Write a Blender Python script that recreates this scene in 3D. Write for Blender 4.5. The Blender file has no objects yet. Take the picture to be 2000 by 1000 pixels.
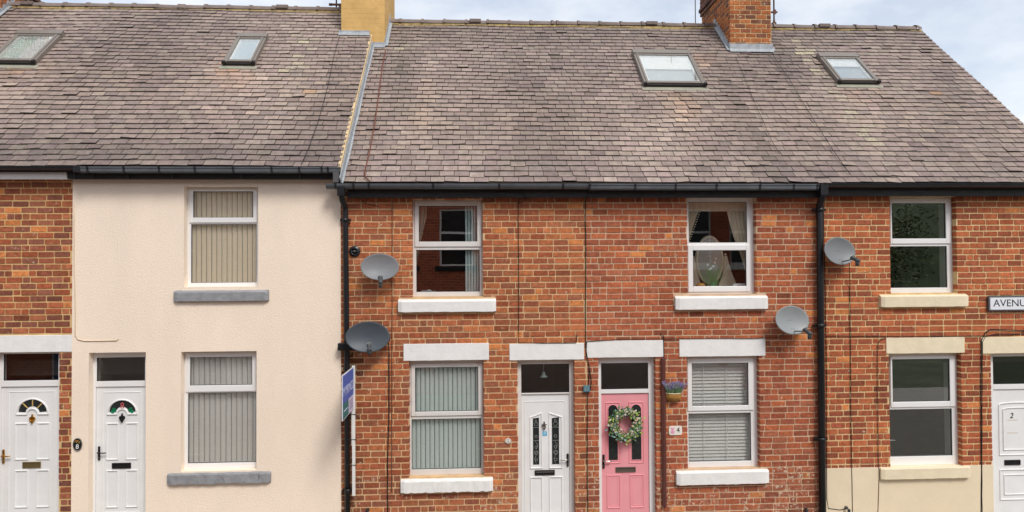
import bpy, math, random
from math import sin, cos, pi, radians, sqrt
from mathutils import Matrix, Vector, noise
random.seed(11)
S = bpy.context.scene
COL = S.collection

# ------------------------------------------------------------------ camera
CAM = Vector((0.0, -10.66, 4.24))
FPX = 1333.33                                    # focal length in pixels of the 2000 px wide photograph
ROT = Matrix.Rotation(-radians(3.1), 3, 'Z') @ Matrix.Rotation(radians(91.0), 3, 'X') @ Matrix.Rotation(-radians(0.34), 3, 'Z')
cd = bpy.data.cameras.new('camera'); cam = bpy.data.objects.new('camera', cd); COL.objects.link(cam)
cd.sensor_width = 36; cd.lens = 24.0; cd.clip_start = 0.1; cd.clip_end = 2000
cam.matrix_world = Matrix.Translation(CAM) @ ROT.to_4x4()
S.camera = cam

# ------------------------------------------------------------------ light
S.view_settings.view_transform = 'Standard'; S.view_settings.look = 'None'
S.view_settings.exposure = 0.55; S.view_settings.gamma = 1.0; S.view_settings.use_curve_mapping = False
az, el = radians(28), radians(50)
SUN = Vector((sin(az) * cos(el), -cos(az) * cos(el), sin(el)))
W = bpy.data.worlds.new('World'); S.world = W; W.use_nodes = True
nt = W.node_tree; nt.nodes.clear()
def wn(t, **k):
    n = nt.nodes.new(t)
    for a, b in k.items(): setattr(n, a, b)
    return n
out = wn('ShaderNodeOutputWorld'); bg = wn('ShaderNodeBackground'); bg.inputs['Strength'].default_value = 0.12
sky = wn('ShaderNodeTexSky', sky_type='NISHITA', sun_disc=False, sun_elevation=el, sun_rotation=math.atan2(SUN.x, SUN.y))
sky.air_density = 1.0; sky.dust_density = 2.0; sky.ozone_density = 1.2
tc = wn('ShaderNodeTexCoord'); mp = wn('ShaderNodeMapping'); mp.inputs['Scale'].default_value = (3.2, 3.2, 8.0)
mp.inputs['Location'].default_value = (0.6, 0.3, 0.1)
nz = wn('ShaderNodeTexNoise'); nz.inputs['Scale'].default_value = 1.3; nz.inputs['Detail'].default_value = 7; nz.inputs['Roughness'].default_value = .55
rp = wn('ShaderNodeValToRGB'); rp.color_ramp.elements[0].position = .40; rp.color_ramp.elements[1].position = .70
rp.color_ramp.elements[0].color = (.47, .47, .47, 1); rp.color_ramp.elements[1].color = (1, 1, 1, 1)
mx = wn('ShaderNodeMix', data_type='RGBA')
nt.links.new(tc.outputs['Generated'], mp.inputs[0]); nt.links.new(mp.outputs[0], nz.inputs['Vector'])
nt.links.new(nz.outputs[0], rp.inputs[0]); nt.links.new(rp.outputs[0], mx.inputs[0])
nt.links.new(sky.outputs[0], mx.inputs[6]); mx.inputs[7].default_value = (5.9, 6.05, 6.25, 1)
nt.links.new(mx.outputs[2], bg.inputs[0]); nt.links.new(bg.outputs[0], out.inputs[0])
sl = bpy.data.lights.new('sun', 'SUN'); sl.energy = 1.6; sl.angle = radians(18); sl.color = (1, .965, .91)
so = bpy.data.objects.new('sun', sl); COL.objects.link(so); so.rotation_euler = SUN.to_track_quat('Z', 'Y').to_euler(); so.location = (0, -5, 20)

# ------------------------------------------------------------------ pixel -> plane helpers (true positions on real planes)
def ray(px, py): return ROT @ Vector(((px - 1000) / FPX, -(py - 500) / FPX, -1))
def P(px, py, y=0.0):
    d = ray(px, py); q = CAM + d * ((y - CAM.y) / d.y); return q.x, q.z
def PX(px, py, y=0.0): return P(px, py, y)[0]
def PZ(px, py, y=0.0): return P(px, py, y)[1]
def PV(px, py, y=0.0): x, z = P(px, py, y); return Vector((x, y, z))
class Loc:                                        # orthogonal map on the plane y, exact at the given pixel
    def __init__(s, px, py, y):
        s.px, s.py, s.y = px, py, y; s.x0, s.z0 = P(px, py, y)
        s.sx = (PX(px + 50, py, y) - PX(px - 50, py, y)) / 100; s.sz = (PZ(px, py + 50, y) - PZ(px, py - 50, y)) / 100
    def x(s, p): return s.x0 + (p - s.px) * s.sx
    def z(s, p): return s.z0 + (p - s.py) * s.sz

# ------------------------------------------------------------------ materials
def lin(c):
    return tuple(((v / 255) / 12.92 if v / 255 <= .04045 else ((v / 255 + .055) / 1.055) ** 2.4) for v in c)
MATS = {}
def mat(name, col=(200, 200, 200), rough=.6, metal=0., var=.12, scale=6., bump=0., bscale=60., attr=False, blotch=None, streak=False, spec=.4, stretch=None, fine=0.):
    if name in MATS: return MATS[name]
    m = bpy.data.materials.new(name); m.use_nodes = True; MATS[name] = m
    n = m.node_tree; L = n.links.new; b = n.nodes['Principled BSDF']
    b.inputs['Roughness'].default_value = rough; b.inputs['Metallic'].default_value = metal; b.inputs['Specular IOR Level'].default_value = spec
    g = n.nodes.new('ShaderNodeNewGeometry')
    vec = g.outputs['Position']
    if stretch:
        mp = n.nodes.new('ShaderNodeMapping'); mp.inputs['Scale'].default_value = stretch; L(vec, mp.inputs[0]); svec = mp.outputs[0]
    else: svec = vec
    if attr:
        a = n.nodes.new('ShaderNodeAttribute'); a.attribute_name = 'Col'; base = a.outputs['Color']
    else:
        r = n.nodes.new('ShaderNodeRGB'); r.outputs[0].default_value = (*lin(col), 1); base = r.outputs[0]
    def noise_(sc, v=svec, det=5, ro=.6):
        t = n.nodes.new('ShaderNodeTexNoise'); t.inputs['Scale'].default_value = sc; t.inputs['Detail'].default_value = det; t.inputs['Roughness'].default_value = ro
        L(v, t.inputs['Vector']); return t.outputs[0]
    def rng(src, a0, a1, b0, b1):
        t = n.nodes.new('ShaderNodeMapRange'); t.inputs[1].default_value = a0; t.inputs[2].default_value = a1; t.inputs[3].default_value = b0; t.inputs[4].default_value = b1
        L(src, t.inputs[0]); return t.outputs[0]
    def vmul(c, f):
        t = n.nodes.new('ShaderNodeVectorMath'); t.operation = 'SCALE'; L(c, t.inputs[0]); L(f, t.inputs['Scale']); return t.outputs[0]
    if var: base = vmul(base, rng(noise_(scale), .3, .7, 1 - var, 1 + var))
    if fine: base = vmul(base, rng(noise_(90, vec, 3, .7), .3, .7, 1 - fine, 1 + fine))
    if blotch:                                   # (colour, scale, threshold, use attribute alpha)
        bc, bs, th, ua = blotch
        f = noise_(bs, vec, 6, .65)
        if ua:
            ad = n.nodes.new('ShaderNodeMath'); ad.operation = 'MULTIPLY_ADD'; L(a.outputs['Alpha'], ad.inputs[0]); ad.inputs[1].default_value = .275; L(f, ad.inputs[2]); f = ad.outputs[0]
        f = rng(f, th, th + .07, 0, .85)
        x = n.nodes.new('ShaderNodeMix'); x.data_type = 'RGBA'; L(f, x.inputs[0]); L(base, x.inputs[6]); x.inputs[7].default_value = (*lin(bc), 1); base = x.outputs[2]
    L(base, b.inputs['Base Color'])
    if bump:
        bp = n.nodes.new('ShaderNodeBump'); bp.inputs['Strength'].default_value = bump; bp.inputs['Distance'].default_value = .01
        L(noise_(bscale, vec, 4, .65), bp.inputs['Height']); L(bp.outputs[0], b.inputs['Normal'])
    return m
def glassmat(name, fac=.2, tint=(.97, .99, .98), rough=0., wob=0.):
    m = bpy.data.materials.new(name); m.use_nodes = True; n = m.node_tree; n.nodes.clear(); L = n.links.new
    o = n.nodes.new('ShaderNodeOutputMaterial'); t = n.nodes.new('ShaderNodeBsdfTransparent'); t.inputs[0].default_value = (*tint, 1)
    g = n.nodes.new('ShaderNodeBsdfGlossy'); g.inputs['Roughness'].default_value = rough; g.inputs[0].default_value = (1, .99, .96, 1)
    x = n.nodes.new('ShaderNodeMixShader')
    fr = n.nodes.new('ShaderNodeLayerWeight'); fr.inputs[0].default_value = .25
    ad = n.nodes.new('ShaderNodeMath'); ad.operation = 'MULTIPLY_ADD'; ad.inputs[1].default_value = .6; ad.inputs[2].default_value = fac; ad.use_clamp = True
    L(fr.outputs['Fresnel'], ad.inputs[0]); L(ad.outputs[0], x.inputs[0]); L(t.outputs[0], x.inputs[1]); L(g.outputs[0], x.inputs[2]); L(x.outputs[0], o.inputs[0])
    if wob:
        ge = n.nodes.new('ShaderNodeNewGeometry'); nz = n.nodes.new('ShaderNodeTexNoise'); nz.inputs['Scale'].default_value = 90 if wob > .1 else 1.5; L(ge.outputs['Position'], nz.inputs['Vector'])
        bp = n.nodes.new('ShaderNodeBump'); bp.inputs['Strength'].default_value = wob; bp.inputs['Distance'].default_value = .02; L(nz.outputs[0], bp.inputs['Height']); L(bp.outputs[0], g.inputs['Normal'])
    MATS[name] = m; return m
M_BRICK = mat('brick', rough=.9, var=.30, scale=17, attr=True, bump=.5, bscale=60, blotch=((214, 196, 172), 18, .69, True), spec=.2, fine=.24)
def mortar(n, c): return mat(n, c, rough=.95, var=.16, scale=5, bump=.4, bscale=110, spec=.1, fine=.10)
M_REND = mat('cream render', (250, 232, 212), rough=.93, var=.04, scale=.9, stretch=(1.6, 1.6, .6), bump=.75, bscale=42, spec=.15, fine=.035)
M_PLINTH = mat('cream painted plinth', (233, 216, 186), rough=.8, var=.05, scale=2, bump=.25, bscale=25)
M_SLATE = mat('slate', rough=.72, var=.22, scale=11, attr=True, bump=.4, bscale=50, blotch=((192, 184, 150), 38, .675, True), spec=.35, fine=.2)
M_DECK = mat('roof underside', (60, 50, 45), rough=.9)
M_UPVC = mat('white plastic', (238, 237, 236), rough=.32, var=.02, scale=3, spec=.5)
M_UPVCD = mat('weathered white plastic', (224, 220, 216), rough=.45, var=.05, scale=4, spec=.4)
M_DOOR = mat('white door skin', (235, 235, 234), rough=.32, var=.045, scale=3.5, spec=.5, bump=.04, bscale=6)
M_PINK = mat('pink door skin', (238, 160, 167), rough=.42, var=.03, scale=4, bump=.05, bscale=30)
M_STONEW = mat('white painted stone', (238, 236, 233), rough=.75, var=.05, scale=5, bump=.5, bscale=14, fine=.03, blotch=((176, 168, 158), 11, .70, False))
M_STONEC = mat('cream painted stone', (236, 221, 190), rough=.75, var=.06, scale=5, bump=.45, bscale=14, fine=.03, blotch=((150, 136, 112), 11, .70, False))
M_STONEG = mat('grey painted stone', (146, 147, 150), rough=.8, var=.16, scale=8, bump=1.0, bscale=16, fine=.10, blotch=((112, 108, 104), 9, .62, False))
M_BLACK = mat('black plastic', (36, 38, 42), rough=.3, var=.15, scale=8, spec=.5)
M_GUT = mat('dark grey gutter', (88, 93, 98), rough=.32, var=.2, scale=5, spec=.6)
M_FASB = mat('black weathered fascia', (40, 39, 40), rough=.6, var=.45, scale=9, stretch=(1, 1, 5), bump=.4, bscale=30, blotch=((150, 140, 125), 13, .735, False))
M_FASW = mat('white fascia', (232, 230, 226), rough=.5, var=.05, scale=4)
M_IRON = mat('black iron', (26, 27, 30), rough=.4, var=.2, scale=8, bump=.15, bscale=50)
M_BROWN = mat('brown plastic', (98, 58, 52), rough=.4, var=.1, scale=5)
M_LEAD = mat('lead flashing', (158, 163, 167), rough=.6, var=.25, scale=12, bump=.6, bscale=20, metal=.0)
M_FILLET = mat('mortar fillet', (205, 180, 140), rough=.9, var=.25, scale=9, bump=.6, bscale=30)
M_RIDGE = mat('ridge tile', (122, 108, 102), rough=.75, var=.22, scale=6, bump=.4, bscale=40, fine=.1)
M_BED = mat('ridge mortar', (168, 146, 98), rough=.95, var=.4, scale=11, bump=.8, bscale=30, fine=.2)
M_OCHRE = mat('ochre painted brick', (210, 170, 106), rough=.8, var=.13, scale=4.5, bump=.5, bscale=12, blotch=((222, 200, 150), 5, .62, False))
M_SKYF = mat('roof window grey-brown metal', (124, 116, 108), rough=.4, var=.08, scale=6, spec=.5)
M_SKYD = mat('roof window dark seal', (40, 36, 34), rough=.5)
M_APRON = mat('roof window apron', (150, 148, 132), rough=.6, var=.15, scale=8)
M_WHITE = mat('white blind cloth', (240, 242, 242), rough=.8, var=.01)
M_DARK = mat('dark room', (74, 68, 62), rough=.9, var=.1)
M_SEAL = mat('black glazing seal', (45, 45, 48), rough=.6, var=0)
M_BRASS = mat('brass', (200, 150, 60), rough=.25, metal=1., var=.08)
M_BRASSD = mat('dull brass', (150, 132, 92), rough=.4, metal=.8, var=.08)
M_CHROME = mat('chrome', (190, 188, 184), rough=.2, metal=1., var=.02)
M_DKMET = mat('dark metal', (46, 44, 46), rough=.35, metal=.5, var=.05)
M_DISH = mat('grey dish', (122, 125, 127), rough=.45, var=.05, scale=5, spec=.4)
M_DISHL = mat('pale grey dish', (142, 146, 147), rough=.45, var=.05, scale=5, spec=.4)
M_DISHD = mat('dark blue-grey dish', (92, 102, 112), rough=.4, var=.08, scale=5, spec=.4)
M_LNB = mat('dark grey plastic', (72, 76, 78), rough=.5, var=.1)
M_CABLE = mat('black cable', (28, 24, 24), rough=.6, var=.1)
M_CABLEB = mat('brown cable', (104, 72, 58), rough=.6, var=.1)
M_CABLEC = mat('cream cable', (214, 196, 170), rough=.7, var=.1)
M_GLASS = glassmat('window glass', .135, wob=.02)
M_GLASSL = glassmat('clear window glass', .045, (1, 1, 1))
M_GLASSS = glassmat('roof window glass', .10, (.98, .99, .99))
M_OBS = glassmat('textured glass', .07, (.85, .88, .87), rough=.12, wob=.35)

# ------------------------------------------------------------------ mesh builder
class MB:
    def __init__(s): s.v = []; s.f = []; s.c = []; s.sm = []
    def face(s, pts, col=(1, 1, 1, 0), smooth=False):
        n = len(s.v); s.v += [Vector(p) for p in pts]; s.f.append(tuple(range(n, n + len(pts)))); s.c.append(col); s.sm.append(smooth)
    def box(s, x0, x1, y0, y1, z0, z1, col=(1, 1, 1, 0)):
        n = len(s.v); s.v += [Vector((x, y, z)) for x in (x0, x1) for y in (y0, y1) for z in (z0, z1)]
        for q in ((0, 1, 3, 2), (4, 6, 7, 5), (0, 4, 5, 1), (2, 3, 7, 6), (0, 2, 6, 4), (1, 5, 7, 3)):
            s.f.append(tuple(n + i for i in q)); s.c.append(col); s.sm.append(False)
        return s
    def loft(s, rings, closed=True, cap=True, col=(1, 1, 1, 0), smooth=True):
        n = len(s.v); k = len(rings[0])
        for r in rings: s.v += [Vector(p) for p in r]
        for i in range(len(rings) - 1):
            for j in range(k if closed else k - 1):
                a = n + i * k + j; b = n + i * k + (j + 1) % k
                s.f.append((a, b, b + k, a + k)); s.c.append(col); s.sm.append(smooth)
        if cap:
            s.f.append(tuple(n + j for j in range(k))[::-1]); s.c.append(col); s.sm.append(False)
            s.f.append(tuple(n + (len(rings) - 1) * k + j for j in range(k))); s.c.append(col); s.sm.append(False)
        return s
    def tube(s, pts, r, k=8, col=(1, 1, 1, 0), ends=None):
        pts = [Vector(p) for p in pts]; rings = []
        for i, p in enumerate(pts):
            d = (pts[min(i + 1, len(pts) - 1)] - pts[max(i - 1, 0)]).normalized()
            u = d.cross(Vector((0, 0, 1)) if abs(d.z) < .9 else Vector((0, 1, 0))).normalized(); w = d.cross(u)
            rr = r if not ends else ends[0] + (ends[1] - ends[0]) * i / (len(pts) - 1)
            rings.append([p + u * cos(2 * pi * j / k) * rr + w * sin(2 * pi * j / k) * rr for j in range(k)])
        return s.loft(rings, col=col)
    def lathe(s, o, ax, prof, k=16, col=(1, 1, 1, 0)):            # prof: (distance along ax, radius)
        o = Vector(o); ax = Vector(ax).normalized(); u = ax.cross(Vector((0, 0, 1)) if abs(ax.z) < .9 else Vector((0, 1, 0))).normalized(); w = ax.cross(u)
        return s.loft([[o + ax * h + (u * cos(2 * pi * j / k) + w * sin(2 * pi * j / k)) * max(r, 1e-4) for j in range(k)] for h, r in prof], col=col)
    def prism(s, pts, y0, y1, col=(1, 1, 1, 0)):                  # pts (x, z) polygon extruded in y
        return s.loft([[(x, y0, z) for x, z in pts], [(x, y1, z) for x, z in pts]], col=col, smooth=False)
    def profx(s, pts, x0, x1, col=(1, 1, 1, 0), smooth=False, cap=True):    # pts (y, z) polygon extruded in x
        return s.loft([[(x0, y, z) for y, z in pts], [(x1, y, z) for y, z in pts]], col=col, smooth=smooth, cap=cap)
    def ridge(s, path, w, h, y, closed=True, ins=.45):            # raised moulding along an (x, z) path on the plane y, standing towards -y
        n = len(path); rings = []
        for i in range(n):
            p = Vector(path[i]); a = Vector(path[(i - 1) % n]) if (closed or i) else None; b = Vector(path[(i + 1) % n]) if (closed or i < n - 1) else None
            d1 = (p - a).normalized() if a is not None else (b - p).normalized(); d2 = (b - p).normalized() if b is not None else d1
            n1 = Vector((-d1.y, d1.x)); n2 = Vector((-d2.y, d2.x)); m = (n1 + n2)
            m = m.normalized() if m.length > 1e-5 else n1; m *= 1 / max(.5, m.dot(n1))
            rings.append([(p.x + m.x * t, yy, p.y + m.y * t) for t, yy in ((-w / 2, y), (-w / 2 * ins, y - h), (w / 2 * ins, y - h), (w / 2, y))])
        if closed: rings.append(rings[0])
        return s.loft(rings, closed=False, cap=False, smooth=False)
    def build(s, name, m, parent=None, bevel=0., seg=2, label=None):
        me = bpy.data.meshes.new(name)
        lo = Vector((min(v.x for v in s.v), min(v.y for v in s.v), min(v.z for v in s.v))); hi = Vector((max(v.x for v in s.v), max(v.y for v in s.v), max(v.z for v in s.v)))
        c = (lo + hi) / 2
        if parent is None: c.z = lo.z
        me.from_pydata([v - c for v in s.v], [], s.f)
        me.polygons.foreach_set('use_smooth', s.sm)
        ca = me.color_attributes.new('Col', 'FLOAT_COLOR', 'CORNER'); arr = []
        for f, cc in zip(s.f, s.c): arr += list(cc) * len(f)
        ca.data.foreach_set('color', arr)
        me.materials.append(m); me.update()
        o = bpy.data.objects.new(name, me); COL.objects.link(o); o['wc'] = 0
        del o['wc']
        w = c.copy()
        if parent is not None:
            o.parent = parent; w = c - WORLD[parent.name]
        o.location = w; WORLD[o.name] = c.copy()
        if bevel:
            b = o.modifiers.new('bevel', 'BEVEL'); b.width = bevel; b.segments = seg; b.limit_method = 'ANGLE'; b.angle_limit = radians(40)
        if label: o['label'] = label
        return o
WORLD = {}
def thing(name, label, cat, loc, group=None):
    o = bpy.data.objects.new(name, None); COL.objects.link(o); o.location = loc; WORLD[o.name] = Vector(loc); o.empty_display_size = .2
    o['label'] = label; o['category'] = cat
    if group: o['group'] = group
    return o
def tag(o, label, cat, group=None):
    o['label'] = label; o['category'] = cat
    if group: o['group'] = group
    return o
def struct(o, kind='structure'): o['kind'] = kind; return o
def text(name, body, size, m, loc, rot, parent, ext=.002, alignx='CENTER', sx=1.0, shear=0.):
    cu = bpy.data.curves.new(name, 'FONT'); cu.body = body; cu.size = size; cu.extrude = ext; cu.align_x = alignx; cu.align_y = 'CENTER'; cu.shear = shear
    t = bpy.data.objects.new(name, cu); COL.objects.link(t); bpy.context.view_layer.update()
    me = bpy.data.meshes.new_from_object(t.evaluated_get(bpy.context.evaluated_depsgraph_get())); bpy.data.objects.remove(t)
    me.materials.clear(); me.materials.append(m)
    o = bpy.data.objects.new(name, me); COL.objects.link(o); o.parent = parent
    o.location = Vector(loc) - WORLD[parent.name]; o.rotation_euler = rot; o.scale = (sx, 1, 1); WORLD[o.name] = Vector(loc); return o
def subtract(rects, hole):
    o = []; hx0, hx1, hz0, hz1 = hole
    for x0, x1, z0, z1 in rects:
        if hx1 <= x0 or hx0 >= x1 or hz1 <= z0 or hz0 >= z1: o.append((x0, x1, z0, z1)); continue
        if x0 < hx0: o.append((x0, hx0, z0, z1))
        if x1 > hx1: o.append((hx1, x1, z0, z1))
        a, b = max(x0, hx0), min(x1, hx1)
        if z0 < hz0: o.append((a, b, z0, hz0))
        if z1 > hz1: o.append((a, b, hz1, z1))
    return o

# ------------------------------------------------------------------ key dimensions
PITCH = radians(44); EY = -.22
EZ_LOW = PZ(1200, 357, EY); EZ_HIGH = PZ(300, 325, EY)
XA0 = -11.2; XAB = PX(143, 500); XBC = PX(666, 500); XCD = PX(1145, 500); XDE = PX(1606, 500); XEND = 9.62
VERGE_L = -2.04; VERGE_R = 9.84; SL = 5.66
RY = EY + SL * cos(PITCH)
HOUSES = dict(A=(XA0, XAB), B=(XAB, XBC), C=(XBC, XCD), D=(XCD, XDE), E=(XDE, XEND))
DEPTH = 2 * RY - 2 * EY * 0 - .0
root = {}
root['A'] = thing('terraced_house', 'brick house at the left edge with white fascia and white door with brass fittings', 'house', ((XA0 + XAB) / 2, 0, 0), 'brick houses of the terrace')
root['B'] = thing('terraced_house', 'cream rendered house with grey window sills and a white door', 'house', ((XAB + XBC) / 2, 0, 0))
root['C'] = thing('terraced_house', 'brick house beside the cream one with white door and green vertical blinds', 'house', ((XBC + XCD) / 2, 0, 0), 'brick houses of the terrace')
root['D'] = thing('terraced_house', 'brick house with the pink front door and white sills', 'house', ((XCD + XDE) / 2, 0, 0), 'brick houses of the terrace')
root['E'] = thing('terraced_house', 'end brick house with cream lintels, cream plinth and sloping roof verge', 'house', ((XDE + XEND) / 2, 0, 0), 'brick houses of the terrace')

# ------------------------------------------------------------------ ground
g = MB(); g.face([(-300, -300, -.12), (300, -300, -.12), (300, 300, -.12), (-300, 300, -.12)])
struct(g.build('ground', mat('rough grass ground', (70, 78, 56), rough=.95, var=.3, scale=.6, fine=.2)))
g = MB(); g.box(-60, 60, -9.3, -1.9, -.11, -.100); struct(g.build('road', mat('asphalt', (100, 95, 88), rough=.9, var=.15, scale=3, bump=.4, bscale=120, fine=.15)))
for (a, b) in ((-1.9, 0), (-12.1, -9.3)):
    g = MB(); g.box(-60, 60, a + .13 if a > -5 else a, b if a > -5 else b - .13, -.11, .0)
    struct(g.build('pavement', mat('paving', (150, 146, 140), rough=.9, var=.12, scale=2.5, bump=.3, bscale=60)))
    g = MB(); y = a if a > -5 else b - .13; g.box(-60, 60, y, y + .127, -.11, .003)
    struct(g.build('kerb', mat('kerb stone', (160, 156, 150), rough=.85, var=.15, scale=3)), 'structure')
g = MB()
for i in range(-8, 14): g.box(i * 4.2, i * 4.2 + 2.0, -5.65, -5.55, -.1, -.096)
struct(g.build('road_marking', mat('road paint', (215, 212, 205), rough=.7, var=.2, scale=8)))

# ------------------------------------------------------------------ openings of the front wall
YF = .10
VP = 928
def opening(px0, px1, pt, pb):
    x0 = PX(px0, (pt + pb) / 2, YF if px0 < VP else 0.0); x1 = PX(px1, (pt + pb) / 2, YF if px1 > VP else 0.0)
    zt = PZ((px0 + px1) / 2, pt, YF if pt < 500 else 0.0); zb = PZ((px0 + px1) / 2, pb, YF)
    return x0, x1, zb, zt
def rect(px0, px1, pt, pb, y): 
    pm = (pt + pb) / 2; pc = (px0 + px1) / 2
    return PX(px0, pm, y), PX(px1, pm, y), PZ(pc, pb, y), PZ(pc, pt, y)
WIN = [   # house, frame px, (sash outer), (pane of sash), (plain pane), sill px, sill mat, lintel px
 dict(h='B', f=(366, 505, 366, 560), sash=(370, 502, 369, 435), p1=(378, 495, 374, 425), p2=(373, 501, 438, 552), sill=(338, 524, 569, 589), sm=M_STONEG),
 dict(h='B', f=(360, 502, 686, 915), sash=(363, 500, 689, 765), p1=(372, 493, 697, 752), p2=(367, 500, 767, 904), sill=(325, 528, 925, 946), sm=M_STONEG),
 dict(h='C', f=(806, 943, 390, 579), sash=(810, 941, 393, 482), p1=(818, 932, 402, 472), p2=(813, 937, 488, 570), sill=(777, 969, 587, 610), sm=M_STONEW),
 dict(h='C', f=(800, 945, 704, 927), sash=(803, 943, 710, 812), p1=(811, 934, 717, 803), p2=(804, 940, 818, 916), sill=(782, 963, 938, 962), sm=M_STONEW, lin=(788, 955, 671, 704), lm=M_STONEW),
 dict(h='D', f=(1342, 1472, 386, 574), sash=(1344, 1465, 478, 570), p1=(1353, 1457, 489, 559), p2=(1345, 1459, 394, 474), sill=(1320, 1501, 580, 605), sm=M_STONEW),
 dict(h='D', f=(1342, 1479, 696, 912), sash=(1343, 1472, 699, 802), p1=(1351, 1461, 709, 792), p2=(1345, 1467, 807, 901), sill=(1322, 1503, 921, 947), sm=M_STONEW, lin=(1327, 1495, 662, 696), lm=M_STONEW),
 dict(h='E', f=(1738, 1860, 385, 572), sash=(1739, 1857, 388, 476), p1=(1741, 1846, 397, 466), p2=(1738, 1850, 481, 562), sill=(1722, 1893, 577, 600), sm=M_STONEC),
 dict(h='E', f=(1737, 1870, 690, 908), sash=(1740, 1866, 695, 795), p1=(1742, 1854, 701, 784), p2=(1738, 1860, 799, 891), sill=(1722, 1897, 913, 936), sm=M_STONEC, lin=(1731, 1884, 659, 690), lm=M_STONEC)]
DOOR = [
 dict(h='A', f=(-8, 116, 688), glass=(7, 116, 691, 743), lin=(-25, 141, 655, 688), lm=M_STONEW, xc=60),
 dict(h='B', f=(182, 286, 688), glass=(189, 283, 698, 744), xc=236),
 dict(h='C', f=(1011, 1121, 703), glass=(1018, 1112, 711, 767), lin=(995, 1141, 671, 703), lm=M_STONEW, xc=1065),
 dict(h='D', f=(1169, 1278, 698), glass=(1174, 1266, 709, 760), lin=(1145.5, 1296, 665, 698), lm=M_STONEW, xc=1222),
 dict(h='E', f=(1936, 2046, 690), glass=(1937, 2036, 696, 750), lin=(1917, 2062, 658, 690), lm=M_STONEC, xc=1986)]
openings = {k: [] for k in HOUSES}; holes = {k: [] for k in HOUSES}
for w in WIN:
    w['o'] = opening(*w['f']); openings[w['h']].append(w['o']); holes[w['h']].append(w['o'])
    x0, x1, z0, z1 = rect(*w['sill'], -.07); w['s'] = (x0, x1, z0, z1); holes[w['h']].append((x0 + .004, x1 - .004, z0 + .004, w['o'][2] - .004))
for d in DOOR:
    o = opening(d['f'][0], d['f'][1], d['f'][2], 900); d['o'] = (o[0], o[1], .0, o[3]); openings[d['h']].append(d['o']); holes[d['h']].append(d['o'])
for w in WIN + DOOR:
    if 'lin' in w: w['l'] = rect(*w['lin'], -.012); x0, x1, z0, z1 = w['l']; holes[w['h']].append((x0 + .003, x1 - .003, z0 + .003, z1 - .003))

# ------------------------------------------------------------------ front walls
PAL = dict(
 A=[(164, 92, 68), (148, 80, 66), (180, 98, 70), (138, 84, 76), (120, 72, 66), (188, 112, 84), (156, 96, 80), (168, 86, 62)],
 C=[(180, 102, 74), (168, 92, 68), (188, 108, 76), (158, 88, 70), (178, 108, 82), (202, 120, 82), (162, 84, 62), (150, 92, 76)],
 D=[(178, 96, 72), (170, 88, 66), (186, 104, 76), (160, 86, 70), (176, 104, 84), (152, 84, 68), (190, 104, 72)],
 E=[(186, 100, 70), (174, 90, 65), (192, 106, 74), (160, 84, 66), (178, 98, 76), (138, 76, 62), (196, 110, 78)])
MORT = dict(A=mortar('yellow mortar', (214, 180, 128)), C=mortar('sandy mortar', (216, 182, 140)), D=mortar('pale sandy mortar', (206, 176, 146)), E=mortar('straw mortar', (220, 190, 142)))
CH = .0955
ZT = {'A': PZ(70, 345, 0), 'B': PZ(400, 340, 0), 'C': PZ(900, 375, 0), 'D': PZ(1400, 375, 0), 'E': PZ(1800, 373, 0)}
def brick_box(mb, x0, x1, z0, z1, yf, col, yb=.098, j=.0022):
    r = lambda: random.uniform(-j, j)
    k = [random.uniform(.003, .011) for _ in range(8)]; e = .002
    def oct_(d, y, jj):
        a, b, c, g = x0 + d, x1 - d, z0 + d, z1 - d
        return [Vector((x + (r() if jj else 0), y + (r() * .5 if jj else 0), z + (r() * .7 if jj else 0))) for x, z in ((a + k[0], c), (b - k[1], c), (b, c + k[2]), (b, g - k[3]), (b - k[4], g), (a + k[5], g), (a, g - k[6]), (a, c + k[7]))]
    n = len(mb.v); mb.v += oct_(.0035, yf, True) + oct_(0, yf + .007, False) + oct_(0, yb, False)
    for q in [tuple(range(8))] + [(a + i, a + 8 + i, a + 8 + (i + 1) % 8, a + (i + 1) % 8) for a in (0, 8) for i in range(8)]:
        mb.f.append(tuple(n + i for i in q)); mb.c.append(col); mb.sm.append(False)
def brick_rows(mb, X0, X1, Z0, Z1, pal, hl, yf=-.006, ch=CH, bl=.238, joint=.0168, tone=None, yb=.098):
    r = 0; z = Z1 - .0; mean_ = [sum(lin(c_)[i_] for c_ in pal) / len(pal) for i_ in range(3)]
    while z > Z0 + .02:
        zb = z - ch + joint
        hdr = (r % 5 == 3); x = X0 - (.5 * bl if r % 2 else 0) - random.uniform(0, .04)
        while x < X1:
            L = (bl * .47 if (hdr and int((x - X0) / .3) % 2 == 0) or random.random() < .035 else bl) * random.uniform(.985, 1.015)
            a, b = max(x, X0), min(x + L - .0115, X1)
            if b - a > .03:
                c = [u * .68 + v * .32 for u, v in zip(lin(random.choice(pal)), mean_)]; k = random.uniform(.86, 1.12)
                if random.random() < .035: k *= .72
                if random.random() < .03: c = list(lin((214, 130, 84)))
                al = random.random() ** 3 * .35
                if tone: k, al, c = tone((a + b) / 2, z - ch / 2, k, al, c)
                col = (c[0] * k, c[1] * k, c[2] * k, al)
                pcs = [(a, b, max(zb, Z0), z - .0)]
                dz = random.uniform(-.0022, .0022)
                for h in hl: pcs = subtract(pcs, (h[0] + .004, h[1] - .004, h[2], h[3]))
                for p in pcs:
                    if p[1] - p[0] > .028 and p[3] - p[2] > .02: brick_box(mb, p[0], p[1], p[2] + dz, p[3] + dz, yf + random.uniform(-.0025, .0025), col, yb)
            x += L
        z -= ch; r += 1
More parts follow.
